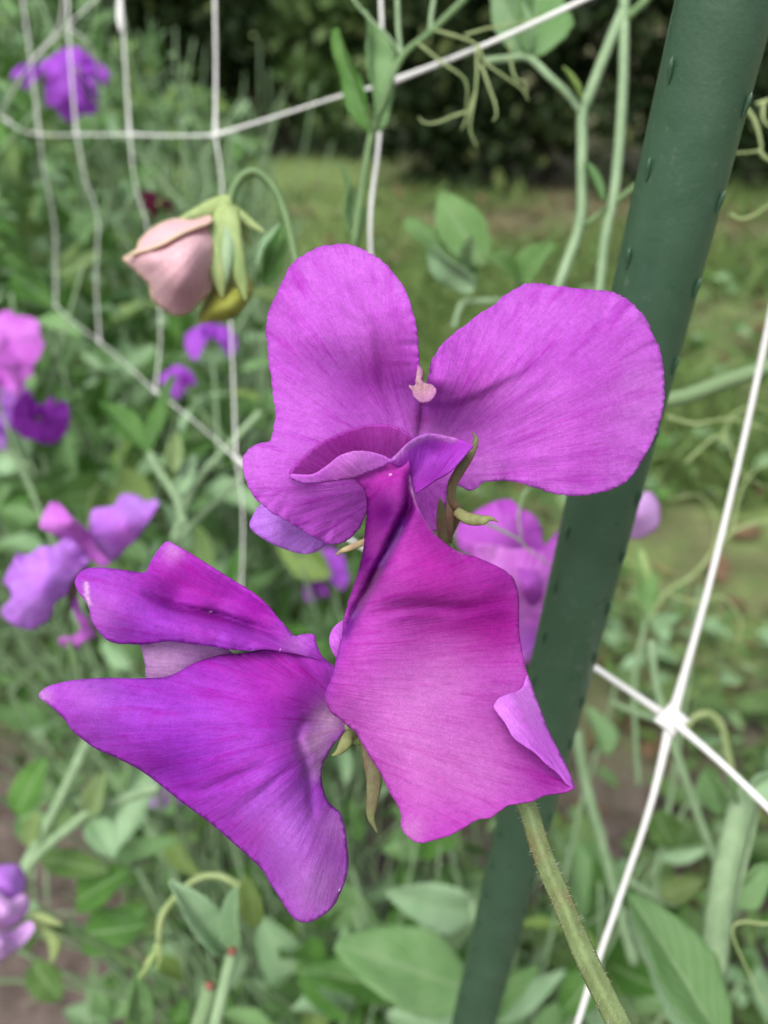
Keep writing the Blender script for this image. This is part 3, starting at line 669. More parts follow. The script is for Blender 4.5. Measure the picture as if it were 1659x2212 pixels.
petal('wing_petal', [Wp], M['wing'], fb)
U_out = [(232, 350), (245, 315), (275, 290), (320, 280), (400, 285), (480, 295), (555, 303), (580, 260), (615, 205), (645, 168), (670, 157), (700, 172), (760, 205), (830, 250), (900, 295), (980, 345), (1060, 395), (1120, 445), (1170, 500), (1220, 560), (1255, 597), (1300, 590), (1345, 592), (1360, 640), (1385, 690),
         (1412, 724), (1300, 690), (1200, 670), (1130, 660), (1040, 665), (960, 660), (880, 645), (800, 635), (720, 625), (660, 620), (600, 628), (540, 635), (480, 632), (430, 630), (380, 612), (340, 570), (310, 520), (300, 470), (280, 430), (250, 395)]
U_ctl = [(232, 350, -4), (320, 280, -3), (555, 303, -1.8), (670, 157, 0.5), (900, 295, 0), (1120, 445, 0.2), (1255, 597, 1.6), (1345, 592, 1), (1412, 724, 2.2), (700, 420, -0.5), (900, 480, 0.6), (1060, 540, 1), (560, 500, -5.2), (640, 530, -5.0), (720, 552, -4.8), (800, 570, -4.6), (880, 588, -4.2), (950, 602, -3.8), (1020, 618, -3.2), (1100, 634, -2.4), (480, 632, -3.4), (600, 628, -3.9), (740, 627, -4.0), (880, 645, -3.6), (1000, 662, -3.0),
         (400, 450, -6), (560, 360, -3.2), (300, 470, -4.6), (380, 600, -4.2), (700, 250, -0.6), (1240, 650, -0.2)]
Up = patch(cm(c2, U_out), cm(c2, U_ctl), c2(1500, 760), sp=7, ruffle=0.3, wrinkle=0.2, seed=13, edge=0.35, edgew=5,
           valleys=[dict(pts=cm(c2, [(560, 400, 0.5), (680, 455, 1.6), (800, 480, 2.2), (920, 508, 2.2), (1050, 552, 1.6), (1180, 592, 0.6)]), w=9)],
           blobs={'pink': [(*c2(850, 400), 90, 0.55), (*c2(650, 350), 60, 0.4), (*c2(1100, 500), 50, 0.4)], 'blue': [(*c2(600, 560), 80, 0.45), (*c2(950, 620), 60, 0.3), (*c2(300, 340), 40, 0.3)],
                  'pale': [(*c2(690, 200), 22, 0.35), (*c2(320, 480), 60, 0.15), (cm(c2, [(285, 355), (292, 420), (300, 455)]), 4, 0.9), (*c2(1260, 640), 30, 0.2)], 'dark': [(cm(c2, [(640, 455), (760, 480), (880, 503), (1050, 555)]), 9, 0.4), (cm(c2, [(850, 470), (1000, 510), (1150, 560)]), 14, 0.3)]})
petal('wing_petal', [Up], M['wing'], fb)
Kp = patch(cm(c2, [(538, 610), (545, 660), (560, 730), (580, 810), (720, 800), (860, 740), (980, 700), (900, 640), (720, 600)]), cm(c2, [(538, 610, -0.5), (580, 810, 0.5), (980, 700, 1.5), (720, 600, -0.5), (720, 700, -0.8), (860, 740, 1)]), c2(1300, 760), sp=7, seed=14, wrinkle=0.15, edge=0.6, edgew=4,
           blobs={'pale': [(*c2(620, 720), 50, 0.35)], 'dark': [(*c2(570, 625), 12, 0.8)]})
petal('keel_petal', [Kp], M['keel'], fb)
sepal('calyx', [(748, 1560, 5), (765, 1585, 5.5), (785, 1610, 6.5)], [16, 26, 26], M['sepal_green'], fb, flat=0.9)

# --- stalk
def c8(x, y): return (932.6 + 0.4378 * x, 1316.7 + 0.4378 * y)
st_pts = [(962, 1180, 0.107), (985, 1300, 0.1065), (1010, 1420, 0.1055), (1045, 1560, 0.1035), (1085, 1670, 0.101), (*c8(465, 960), 0.098), (*c8(520, 1130), 0.097), (*c8(570, 1270), 0.0965), (*c8(640, 1430), 0.096), (*c8(710, 1600), 0.0955), (*c8(790, 1780), 0.095), (*c8(880, 1960), 0.0945), (1345, 2230, 0.094), (1390, 2330, 0.0935)]
sp_path = ppath(st_pts, 6); nS = len(sp_path)
tube('stem', sp_path, list(np.linspace(0.00085, 0.00122, nS)), M['stem_hairy'], spray, seg=16, ridge=0.14, nr=4, flat=0.9, flat_dir=-FWD)
hairs('stem_hair', sp_path[nS // 3:], 0.00112, 420, 0.00055, spray, 3)
tube('pedicel', ppath([(775, 1600, 0.1005), (850, 1620, 0.1035), (960, 1600, 0.104), (1060, 1600, 0.1028)], 6), 0.0006, M['stem_hairy'], spray, seg=8)
tube('pedicel', ppath([(785, 1610, 0.1015), (880, 1660, 0.105), (1000, 1680, 0.104), (1090, 1690, 0.1008)], 6), 0.0006, M['stem_hairy'], spray, seg=8)
# ================================================================== stake
def stake():
    top, bot = P(1543, 100, 0.107), P(1038, 2148, 0.232)
    ax = (bot - top).normalized()
    g0 = bot + ax * ((-0.05 - bot.z) / ax.z); t0 = top - ax * 0.12
    root = empty('garden_stake', Vector((g0.x, g0.y, 0)), 'dark green plastic coated garden stake with small nubs crossing the picture', 'stake')
    n = 40; path = [t0.lerp(g0, i / n) for i in range(n + 1)]
    o = tube('pole', path, 0.006, M['stake'], root, seg=40)
    side = ax.cross(FWD).normalized(); front = side.cross(ax).normalized()
    if front.dot(FWD) > 0: front = -front
    if side.dot(RIGHT) < 0: side = -side
    # nub: drop-shaped knob leaning off the surface, one shared mesh
    V = []; Fc = []; nu, nv = 8, 7
    for j in range(nv + 1):
        t = j / nv; rr = (math.sin(math.pi * t) ** 0.7) * (0.35 + 0.65 * t) * 0.00050
        for i in range(nu):
            a = 2 * math.pi * i / nu
            V.append(Vector((math.cos(a) * rr, (t - 0.5) * 0.0034, math.sin(a) * rr * 1.1 + 0.00034 * t)))
    for j in range(nv):
        for i in range(nu): Fc.append((j * nu + i, j * nu + (i + 1) % nu, (j + 1) * nu + (i + 1) % nu, (j + 1) * nu + i))
    nub = mesh_from(V, Fc); nub.materials.append(M['stake']); nub.polygons.foreach_set('use_smooth', [True] * len(nub.polygons))
    L = (bot - top).length
    for ang, s0 in ((-62, 0.0015), (46, 0.0045)):
        s = s0 - 0.022
        while s < L + 0.02:
            a = R(ang); nrm = front * math.cos(a) + side * math.sin(a)
            p = top + ax * s + nrm * 0.0061
            mt = Matrix.Translation(p - root.location) @ frame(-ax, nrm)
            b = bpy.data.objects.new('nub', nub); COL.objects.link(b); b.parent = root; b.matrix_local = mt
            s += 0.0117
stake()

# ================================================================== netting
net = empty('trellis_net', P(1450, 1555, 0.178), 'white plastic trellis netting with square mesh and welded knots', 'netting')
KN = {'R': (1450, 1555, .178), 'A0': (830, 183, .23), 'A1': (465, 292, .29), 'A2': (280, 290, .36), 'A3': (165, 290, .43), 'A4': (85, 290, .5), 'A5': (18, 262, .58), 'B0': (930, 1270, .235), 'B1': (510, 990, .30), 'B2': (335, 845, .37), 'B3': (215, 738, .44), 'B4': (120, 660, .51)}
def strand(pts, rad=None, n=8, taper=True):
    if rad is None: rad = 0.00064 if pts[len(pts) // 2][0] > 830 else 0.00046
    path = ppath(pts, n); m = len(path)
    if taper:      # the plastic thickens towards the knots at both ends
        rr = [rad * (1 + 1.1 * math.exp(-min(i, m - 1 - i) / m * 11)) for i in range(m)]
    else: rr = rad
    tube('strand', path, rr, M['net'], net, seg=8, flat=0.62, flat_dir=-FWD, ridge=0.06, nr=4)
def knot(k, s=1.0):
    p = P(*KN[k]); V = []; Fc = []; nu, nv = 12, 8
    for j in range(nv + 1):
        th = math.pi * j / nv
        for i in range(nu):
            a = 2 * math.pi * i / nu; rr = math.sin(th) * (1 + 0.28 * math.cos(4 * a))
            V.append(p + (RIGHT * (math.cos(a) * rr) + UP * (math.sin(a) * rr)) * 0.0021 * s + FWD * (math.cos(th) * 0.0011 * s))
    for j in range(nv):
        for i in range(nu): Fc.append((j * nu + i, j * nu + (i + 1) % nu, (j + 1) * nu + (i + 1) % nu, (j + 1) * nu + i))
    link('knot', mesh_from(V, Fc), M['net'], net)
for k in KN: knot(k, 1.5 if k == 'R' else 0.6 if k[0] == 'A' else 0.45)
strand([KN['A0'], (1050, 96, .205), (1260, 0, .187), (1420, -75, .175)])
strand([KN['A1'], (600, 250, .267), (742, 205, .244), KN['A0']])
for a, b, m_ in (('A2', 'A1', (372, 293, .325)), ('A3', 'A2', (222, 291, .395)), ('A4', 'A3', (125, 292, .465)), ('A5', 'A4', (48, 282, .54))): strand([KN[a], m_, KN[b]])
strand([KN['A5'], (-60, 210, .66)])
strand([(820, -70, .222), (825, 60, .226), KN['A0']]); strand([KN['A0'], (816, 330, .228), (800, 530, .226), (840, 900, .23), KN['B0']])
strand([(463, -60, .275), (466, 130, .284), KN['A1']]); strand([KN['A1'], (480, 410, .292), (498, 700, .297), KN['B1']], .00025); strand([KN['B1'], (525, 1130, .302), (515, 1400, .30)], .00022)
strand([(258, -60, .34), (270, 130, .35), KN['A2']]); strand([KN['A2'], (292, 400, .362), (320, 500, .365), (346, 700, .368), KN['B2']], .00022)
strand([(143, -60, .41), (152, 130, .42), KN['A3']], .00045); strand([KN['A3'], (185, 390, .432), (211, 470, .435), (207, 600, .437), KN['B3']], .00022)
strand([(40, -60, .48), (65, 120, .49), KN['A4']], .0004); strand([KN['A4'], (95, 370, .502), (118, 490, .505), KN['B4']], .00022)
strand([KN['B3'], (275, 790, .40), KN['B2']], .00022); strand([KN['B2'], (420, 910, .335), KN['B1']], .00025); strand([KN['B1'], (700, 1130, .265), KN['B0']]); strand([KN['B4'], (165, 700, .475), KN['B3']], .00022)
strand([KN['B0'], (1120, 1340, .215), (1285, 1442, .196), KN['R']]); strand([KN['R'], (1560, 1650, .164), (1700, 1785, .150), (1850, 1935, .138)])
strand([KN['R'], (1530, 1270, .172), (1600, 980, .167), (1665, 680, .160), (1740, 330, .15)]); strand([KN['R'], (1405, 1740, .180), (1340, 1935, .184), (1262, 2165, .188), (1190, 2420, .194), (1120, 2800, .205)])
for pts in ([(0, 250, .56), (45, 165, .5), (110, 90, .45), (200, 5, .4), (260, -50, .37)], [(10, 230, .56), (70, 130, .48), (125, 60, .44), (140, -30, .42)], [(150, 60, .43), (190, 95, .44), (215, 160, .46)]):
    strand(pts, 0.0006, 8, False)
strand([(258, -20, .345), (257, 40, .345), (262, 66, .346)], 0.0008, 6, False)

# ================================================================== leaves, stems, tendrils placed one by one
def leafP(parent, base, tip, width, roll=0, fold=0.25, bend=0.15, wave=0.03, mat='leaf', seed=0, name='leaf', nu=10, nv=22, up=0.75):
    a, b = P(*base), P(*tip); L = (b - a).length; W = width / F * (base[2] + tip[2]) / 2
    V, Fc, UV = leaf_geo(L, W, nu, nv, fold, bend, wave, seed)
    for v, (su, tv) in zip(V, UV):
        v.x *= 1 + 0.05 * abs(su) * noise.noise(Vector((tv * 9 + seed, su * 2, 1))) + 0.035 * abs(su) * math.sin(tv * 46 + seed)
        v.z += L * (0.016 * noise.noise(Vector((su * 2.2, tv * 6, seed))) + 0.007 * noise.noise(Vector((su * 5, tv * 14, seed))))
    y = (b - a).normalized(); z = -FWD * 0.8 + Vector((0, 0, up)); z = (z - y * z.dot(y)).normalized()
    z = Matrix.Rotation(R(roll), 3, y) @ z
    mt = Matrix.Translation(a) @ frame(y, z)
    # keep the tip on the given point although the leaf bends
    tipv = V[-1 - nu // 2]; q = Vector((0, tipv.y, tipv.z)).rotation_difference(Vector((0, 1, 0))).to_matrix().to_4x4()
    me = mesh_from([mt @ (q @ v) for v in V], Fc); add_uv(me, UV)
    o = link(name, me, M[mat], parent)
    md = o.modifiers.new('thickness', 'SOLIDIFY'); md.thickness = 0.0003; md.offset = 0
    return o

def stemP(parent, pts, wpx, mat='stem', flat=0.6, name='stem', seg=10, ridge=0.1, taper=None):
    path = ppath(pts, 6); d = pts[len(pts) // 2][2]; r0 = wpx * 0.5 / F * d; m = len(path)
    rr = r0 if taper is None else [r0 * (1 + (taper - 1) * i / (m - 1)) for i in range(m)]
    return tube(name, path, rr, M[mat], parent, seg=seg, flat=flat, flat_dir=-FWD, ridge=ridge, nr=3)
def tendrilP(parent, pts, wpx, mat='tendril'):
    return stemP(parent, pts, wpx, mat, 1.0, 'tendril', 6, 0.0, 0.35)
def c4(x, y): return (0.5 * x, 0.5 * y)
def c5(x, y): return (829.5 + 0.5 * x, 0.5 * y)
def c6(x, y): return (0.3968 * x, 603.5 + 0.3968 * y)
def c7(x, y): return (0.5952 * x, 1591 + 0.5952 * y)
def at(f, d, pts): return [(*f(*p[:2]), d + (p[2] if len(p) > 2 else 0)) for p in pts]

# --- vine at top centre with tendrils
d = .205
v1 = empty('sweet_pea_vine', P(755, 600, d), 'sweet pea vine with branching tendrils climbing over the net at top centre', 'vine')
stemP(v1, [(752, 600, d), (780, 420, d), (800, 300, d), (830, 210, d), (868, 122, d), (930, 68, d), (1000, 0, d), (1050, -55, d)], 15, 'stem_dark')
stemP(v1, [(868, 122, d), (860, 60, d), (858, -30, d)], 10); stemP(v1, [(868, 122, d), (840, 80, d), (780, 20, d), (740, -40, d)], 6); stemP(v1, [(930, 68, d), (932, 30, d), (945, -40, d)], 10)
leafP(v1, (812, 285, d), (790, 20, d + .01), 72, 40, 0.6, 0.05, 0.03, 'leaf', 1, up=0.2); leafP(v1, (806, 288, d), (726, 60, d), 52, -45, 0.4, 0.1, 0.04, 'leaf_deep', 2, up=0.2)
leafP(v1, (760, 560, d), (738, 350, d + .01), 60, 60, 0.3, 0.1, 0.04, 'leaf', 3, up=0.2)
for pts in ([(215, 130), (320, 160), (400, 195), (440, 270), (520, 330), (590, 380), (612, 410), (625, 435)], [(400, 195), (402, 290), (395, 400), (372, 540), (385, 600), (405, 632)], [(150, 190), (250, 270), (352, 350), (355, 485)], [(355, 485), (300, 502), (220, 532), (170, 528), (150, 505)],
            [(420, 280), (455, 380), (480, 450), (485, 500), (470, 522)], [(350, 152), (450, 122), (570, 102), (700, 70)], [(545, 180), (552, 290), (575, 345), (605, 352), (620, 400)], [(395, 400), (360, 500), (335, 560)]):
    tendrilP(v1, at(c5, d, pts), 7)

# --- vine on the right between flower and stake
d = .215
v2 = empty('sweet_pea_vine', P(1210, 640, d), 'pair of pale upright sweet pea stems left of the green stake', 'vine')
stemP(v2, at(c5, d, [(1040, -80), (1040, 20), (1032, 400), (1000, 800), (960, 1000), (930, 1260), (910, 1400)]), 20, 'stem', 0.45, ridge=0.25)
stemP(v2, at(c5, d, [(1035, 40), (960, 220), (885, 415), (858, 490), (856, 700), (850, 950), (785, 1150), (745, 1260), (700, 1400)]), 21, 'stem', 0.45, ridge=0.25)
stemP(v2, at(c5, d, [(1040, 80), (1110, 20), (1180, -60)]), 18, 'stem_dark')
stemP(v2, at(c5, d, [(440, 262), (530, 252), (625, 250), (720, 335), (800, 410), (850, 480)]), 17, 'stem')
leafP(v2, (*c5(630, 245), d), (*c5(660, -120), d + .01), 140, 25, 0.35, 0.1, 0.04, 'leaf', 5); leafP(v2, (*c5(620, 240), d), (*c5(480, -60), d), 80, -30, 0.3, 0.1, 0.04, 'leaf_pale', 6)
leafP(v2, (*c5(850, 440), d - .002), (*c5(772, 288), d - .004), 24, 30, 0.5, 0.1, 0, 'leaf_lime', 7, 'stipule')
leafP(v2, (*c5(868, 700), d - .002), (*c5(945, 870), d - .004), 42, -40, 0.5, -0.2, 0.0, 'leaf', 8)
stemP(v2, at(c5, d, [(870, 970), (950, 910), (1090, 800), (1180, 730)]), 13, 'stem_dark')

# --- leaf cluster behind the notch of the flower
d = .26
v3 = empty('sweet_pea_shoot', P(1010, 680, d), 'young leafy shoot with wavy leaves rising behind the main flower', 'plant')
leafP(v3, (*c5(400, 1230), d), (*c5(88, 945), d + .01), 90, 15, 0.2, 0.1, 0.04, 'leaf_bright', 11, up=0.3); leafP(v3, (*c5(430, 1150), d), (*c5(240, 835), d + .01), 100, -15, 0.22, 0.05, 0.03, 'leaf_bright', 12, up=0.3)
leafP(v3, (*c5(400, 1240), d - .004), (*c5(180, 1060), d), 70, -60, 0.3, 0.2, 0.05, 'leaf_pale', 13, up=0.1); leafP(v3, (*c5(580, 1220), d), (*c5(430, 1110), d - .01), 62, 10, 0.3, 0.3, 0.02, 'leaf_bright', 14, up=0.4)
leafP(v3, (*c5(590, 1215), d), (*c5(735, 1055), d - .01), 74, -10, 0.3, 0.25, 0.02, 'leaf_bright', 15, up=0.4)
leafP(v3, (*c5(380, 1180), d), (*c5(390, 1010), d - .01), 40, -60, 0.6, 0.1, 0.02, 'leaf_pale', 16)
stemP(v3, at(c5, d, [(590, 1215), (560, 1290), (420, 1300), (340, 1310), (300, 1420)]), 14)

# --- things at the right edge
d = .2
v4 = empty('tendril_cluster', P(1659, 330, d), 'pale forked tendrils reaching in from the right edge beside stake top', 'tendrils')
for pts in ([(1562, 468), (1600, 520), (1624, 600), (1620, 650), (1515, 662)], [(1620, 650), (1660, 690), (1740, 700)], [(1610, 452), (1680, 430), (1750, 450)], [(1490, 925), (1540, 948), (1600, 930), (1660, 890), (1740, 860)], [(1640, 440), (1640, 520), (1690, 560)]):
    tendrilP(v4, at(c5, d, pts), 11)
d = .21
v5 = empty('pale_stalk', P(1700, 790, d), 'thick pale stalk poking out right of the stake', 'stalk')
stemP(v5, [(1400, 872, d), (1480, 856, d), (1560, 826, d), (1620, 806, d), (1720, 770, d)], 34, 'leaf_pale', 0.8)
tendrilP(v5, [(1440, 900, d + .05), (1500, 915, d + .05), (1580, 905, d + .05), (1660, 930, d + .05)], 10); tendrilP(v5, [(1480, 1000, d + .1), (1560, 940, d + .1), (1600, 1020, d + .1), (1670, 1060, d + .1)], 8)

d = .36
v12 = empty('tendril_cluster', P(1500, 1350, d), 'thin curling tendrils over the grass between stake and right net strand', 'tendrils')
stemP(v12, [(1400, 1340, d), (1440, 1280, d), (1500, 1240, d), (1580, 1150, d), (1680, 1120, d)], 9, 'tendril')
for pts in ([(1500, 1240), (1540, 1190), (1545, 1120), (1510, 1070), (1450, 1080)], [(1580, 1150), (1600, 1060), (1640, 1010), (1700, 1000)], [(1440, 1280), (1500, 1300), (1560, 1290), (1600, 1340), (1590, 1400)], [(1560, 960), (1580, 900), (1630, 880), (1690, 900)]):
    tendrilP(v12, [(x, y, d) for x, y in pts], 8)
leafP(v12, (1400, 1340, d), (1380, 1180, d), 44, 10, 0.3, 0.1, 0.03, 'leaf_bright', 131); leafP(v12, (1405, 1350, d), (1470, 1330, d), 30, 10, 0.3, 0.1, 0.03, 'leaf_pale', 132)
sepal('bud', [(1385, 1190, 0), (1392, 1225, 0), (1400, 1262, 0)], [10, 26, 8], M['sepal_green'], v12, 0.9, d); stemP(v12, [(1398, 1255, d), (1395, 1340, d), (1370, 1480, d), (1380, 1700, d)], 11, 'stem')

# --- V-shaped leaf pair on the left
d = .30
v6 = empty('sweet_pea_shoot', P(400, 1120, d), 'shoot with two upright dark green leaves in a V, left of the main flower', 'plant')
leafP(v6, (*c6(810, 960), d), (*c6(545, 660), d + .01), 62, 25, 0.35, 0.1, 0.03, 'leaf_deep', 21); leafP(v6, (*c6(835, 930), d), (*c6(955, 520), d + .01), 52, -30, 0.35, 0.05, 0.03, 'leaf_deep', 22)
leafP(v6, (*c6(940, 1050), d), (*c6(960, 830), d), 40, 20, 0.3, 0.1, 0.03, 'leaf_pale', 23); leafP(v6, (*c6(960, 1190), d), (*c6(1060, 950), d + .01), 36, 20, 0.3, 0.1, 0.03, 'leaf_pale', 24)
stemP(v6, at(c6, d, [(805, 940), (870, 1050), (960, 1190), (1000, 1330)]), 20); stemP(v6, at(c6, d + .02, [(940, 1430), (1060, 1120), (1250, 900), (1420, 720)]), 16); stemP(v6, at(c6, d + .03, [(950, 1440), (1120, 1260), (1300, 1090), (1400, 980)]), 13)

# --- bottom centre cluster
d = .20
v7 = empty('sweet_pea_shoot', P(470, 2260, d), 'pale shoot with two folded leaves and a red joint at bottom centre', 'plant')
leafP(v7, (*c7(812, 780), d), (*c7(612, 520), d - .01), 70, 25, 0.55, 0.12, 0.02, 'leaf_pale', 31); leafP(v7, (*c7(862, 775), d), (*c7(855, 545), d - .005), 56, -25, 0.6, 0.05, 0.02, 'leaf_pale', 32)
leafP(v7, (*c7(930, 690), d + .02), (*c7(890, 500), d + .02), 50, 0, 0.4, 0.1, 0.03, 'leaf_lime', 33); leafP(v7, (*c7(520, 1060), d + .01), (*c7(500, 840), d), 55, 20, 0.4, 0.1, 0.03, 'leaf', 34)
stemP(v7, at(c7, d, [(845, 770), (815, 900), (775, 1060), (750, 1160)]), 27); stemP(v7, at(c7, d, [(760, 900), (745, 970), (700, 1110)]), 34, 'leaf_pale')
stemP(v7, at(c7, d, [(578, 760), (585, 660), (640, 580), (720, 515), (800, 508), (870, 545)]), 16, 'tendril', 0.9, 'bud_stalk')
s_ = NT('stem_joint'); p_ = s_.n('ShaderNodeBsdfPrincipled'); s_.l(s_.mix(s_.noise(s_.n('ShaderNodeTexCoord').outputs['Object'], 700), (0.16, 0.03, 0.03), (0.22, 0.10, 0.06)), p_.inputs['Base Color']); s_.out(p_.outputs[0]); M['joint'] = s_.m
for q in ((842, 778), (760, 905)): tube('joint', [P(*c7(q[0] - 14, q[1] - 8), d - .001), P(*c7(q[0], q[1]), d - .001), P(*c7(q[0] + 16, q[1] + 7), d - .001)], [0.0006, 0.0012, 0.0006], M['joint'], v7, seg=10)
for b_, w_ in (([(575, 750), (560, 790), (530, 840), (500, 880)], 20), ([(575, 750), (580, 800), (570, 850)], 14), ([(570, 770), (545, 800), (515, 830)], 12)): stemP(v7, at(c7, d - .004, b_), w_, 'sepal_green', 0.7, 'sepal', taper=0.15)

# --- big leaves at the bottom
d = .33
v8 = empty('broad_leaf_plant', P(1010, 2230, d), 'broad wavy green leaves under the main flower at bottom centre', 'plant')
leafP(v8, (*c7(1720, 930), d), (*c7(1215, 750), d - .01), 165, 10, 0.12, 0.1, 0.035, 'leaf', 41); leafP(v8, (*c7(1720, 640), d + .03), (*c7(1400, 560), d + .02), 95, -15, 0.4, 0.2, 0.04, 'leaf_pale', 42)
leafP(v8, (*c7(1660, 1100), d), (*c7(1410, 1010), d), 110, 10, 0.3, 0.3, 0.04, 'leaf_pale', 43); leafP(v8, (*c7(1480, 930), d + .03), (*c7(1080, 850), d + .03), 90, 20, 0.3, 0.2, 0.05, 'leaf_deep', 44)
stemP(v8, at(c7, d, [(1715, 600), (1730, 750), (1730, 940), (1690, 1130)]), 16); stemP(v8, at(c7, d, [(1720, 930), (1600, 1000), (1660, 1130)]), 12)
d = .19
v9 = empty('sweet_pea_shoot', P(1520, 2300, d), 'thick winged stem and one long folded leaf at bottom right', 'plant')
stemP(v9, at(c8, d + .03, [(1560, 880), (1530, 1000), (1455, 1300), (1405, 1650), (1372, 2060), (1350, 2200)]), 58, 'stem', 0.35, ridge=0.22)
stemP(v9, at(c8, d + .035, [(1600, 900), (1590, 1050), (1530, 1300), (1480, 1500)]), 16)
leafP(v9, (*c8(1440, 2150), d), (*c8(965, 1392), d + .012), 150, 18, 0.3, 0.06, 0.02, 'leaf', 51); leafP(v9, (*c8(1330, 2160), d + .01), (*c8(985, 1480), d + .02), 60, -50, 0.3, 0.05, 0.03, 'leaf_pale', 52)
leafP(v9, (*c8(1470, 1450), d + .04), (*c8(1659, 1250), d + .04), 70, 20, 0.4, 0.1, 0.05, 'leaf', 53); leafP(v9, (*c8(1520, 950), d + .03), (*c8(1440, 780), d + .03), 60, 20, 0.3, 0.2, 0.04, 'leaf', 54)
leafP(v9, (*c8(1545, 900), d + .02), (*c8(1720, 800), d + .02), 70, 30, 0.5, 0.1, 0.03, 'leaf_pale', 55)
tendrilP(v9, at(c8, d, [(1740, 1540), (1640, 1550), (1540, 1540), (1488, 1565), (1495, 1640), (1550, 1760), (1620, 1900), (1680, 1960)]), 8)
d = .27
v10 = empty('sweet_pea_vine', P(1330, 2100, d), 'thin slanting sweet pea stems behind the net knot at lower right', 'vine')
stemP(v10, at(c8, d, [(1080, 150), (1110, 380), (1180, 620), (1290, 950), (1405, 1250), (1500, 1500)]), 18); stemP(v10, at(c8, d + .05, [(720, 600), (760, 850), (840, 1150), (910, 1420), (1000, 1750)]), 22)
stemP(v10, at(c8, d + .02, [(1250, 590), (1300, 530), (1370, 515), (1430, 570), (1455, 680), (1500, 860), (1560, 1000)]), 14, 'tendril'); stemP(v10, at(c8, d + .02, [(880, 450), (980, 500), (1120, 545)]), 13); stemP(v10, at(c8, d + .03, [(960, 1330), (1080, 1400), (1210, 1450)]), 18)
leafP(v10, (*c8(860, 720), d + .04), (*c8(760, 480), d + .05), 70, 30, 0.4, 0.1, 0.03, 'leaf', 61); leafP(v10, (*c8(1100, 1000), d + .03), (*c8(1190, 1180), d + .03), 70, 10, 0.2, 0.2, 0.06, 'leaf_deep', 62); leafP(v10, (*c8(1290, 640), d), (*c8(1440, 640), d - .01), 26, 50, 0.4, 0.0, 0.03, 'leaf_pale', 63)
leafP(v10, (*c8(1350, 800), d), (*c8(1430, 1010), d), 60, 30, 0.4, 0.1, 0.04, 'leaf', 64); leafP(v10, (*c8(1130, 1420), d + .02), (*c8(1340, 1330), d + .02), 50, 0, 0.2, 0.2, 0.08, 'leaf_deep', 65)
leafP(v10, (*c8(800, 1800), d + .04), (*c8(640, 1990), d + .04), 80, 0, 0.2, 0.2, 0.06, 'leaf_deep', 66)

M['pale_lilac'] = petal_mat('petal_pale_lilac', (0.66, 0.36, 0.74), (0.56, 0.24, 0.66), (0.76, 0.52, 0.84), 0.5, 0.35)
# ================================================================== nodding buds
d = .165
bud = empty('bud_spray', P(650, 640, d), 'nodding stalk with a dusty pink bud and a greenish yellow bud', 'flower bud')
M['bud'] = petal_mat('petal_bud', (0.66, 0.38, 0.44), (0.58, 0.28, 0.36), (0.78, 0.56, 0.58), 0.35, 0.3, edge_col=(0.72, 0.62, 0.36), edge_amt=0.9)
M['bud_green'] = petal_mat('petal_green_bud', (0.34, 0.37, 0.06), (0.24, 0.29, 0.04), (0.44, 0.45, 0.12), 0.3, 0.35, edge_col=(0.55, 0.55, 0.25))
stemP(bud, [(655, 660, d), (640, 570, d), (628, 510, d), (612, 450, d), (590, 402, d), (556, 372, d), (527, 378, d), (506, 405, d), (495, 445, d)], 21, 'stem_dark', 0.9, 'stalk', 12)
def pod(outl, bulge, mat, cx_, cy_, d_, seed, base, **kw):
    xs = [p[0] for p in outl]; ys = [p[1] for p in outl]
    ctl = [(p[0], p[1], 0) for p in outl[::2]] + [(cx_, cy_, -bulge)] + [((p[0] + cx_) / 2, (p[1] + cy_) / 2, -bulge * 0.78) for p in outl[::2]]
    a = patch(outl, ctl, base, sp=7, seed=seed, d0=d_, **kw)
    b = patch(outl, [(x, y, -z * 0.8) for x, y, z in ctl], base, sp=9, seed=seed, d0=d_)
    return [a, b]
o1 = [c4(*p) for p in [(530, 1115), (585, 1085), (600, 1040), (640, 1000), (700, 960), (760, 945), (830, 950), (900, 935), (925, 1000), (920, 1100), (922, 1180), (905, 1250), (870, 1300), (820, 1350), (760, 1365), (700, 1330), (655, 1290), (640, 1230), (590, 1180), (550, 1140)]]
petal('bud_petal', pod(o1, 6.5, M['bud'], *c4(770, 1130), d - .002, 71, c4(960, 950), edge=0.8, edgew=5), M['bud'], bud)
o2 = [c4(*p) for p in [(530, 1115), (590, 1075), (605, 1035), (645, 995), (705, 958), (765, 943), (835, 948), (905, 930), (912, 960), (850, 985), (780, 1015), (700, 1058), (640, 1082), (580, 1098)]]
petal('bud_petal', [patch(o2, [(o2[0][0], o2[0][1], -1.5), (*c4(605, 1035), -0.6), (*c4(765, 943), -0.8), (*c4(905, 930), -1), (*c4(912, 960), -2.2), (*c4(780, 1015), -5.6), (*c4(640, 1082), -4.6), (*c4(700, 1010), -4.0)], c4(960, 950), sp=6, d0=d - .002, seed=72, edge=0.9, edgew=4)], M['bud'], bud)
o3 = [c4(*p) for p in [(858, 1388), (880, 1300), (905, 1200), (950, 1150), (1050, 1170), (1095, 1240), (1068, 1310), (1010, 1372), (930, 1388)]]
zt = lambda x, y: -0.055 * (y - 600) - 0.02 * (x - 480)
gx, gy = c4(985, 1275)
ring = [(gx + (x - gx) * 0.6, gy + (y - gy) * 0.6, zt(gx + (x - gx) * 0.6, gy + (y - gy) * 0.6) - 2.9) for x, y in o3]
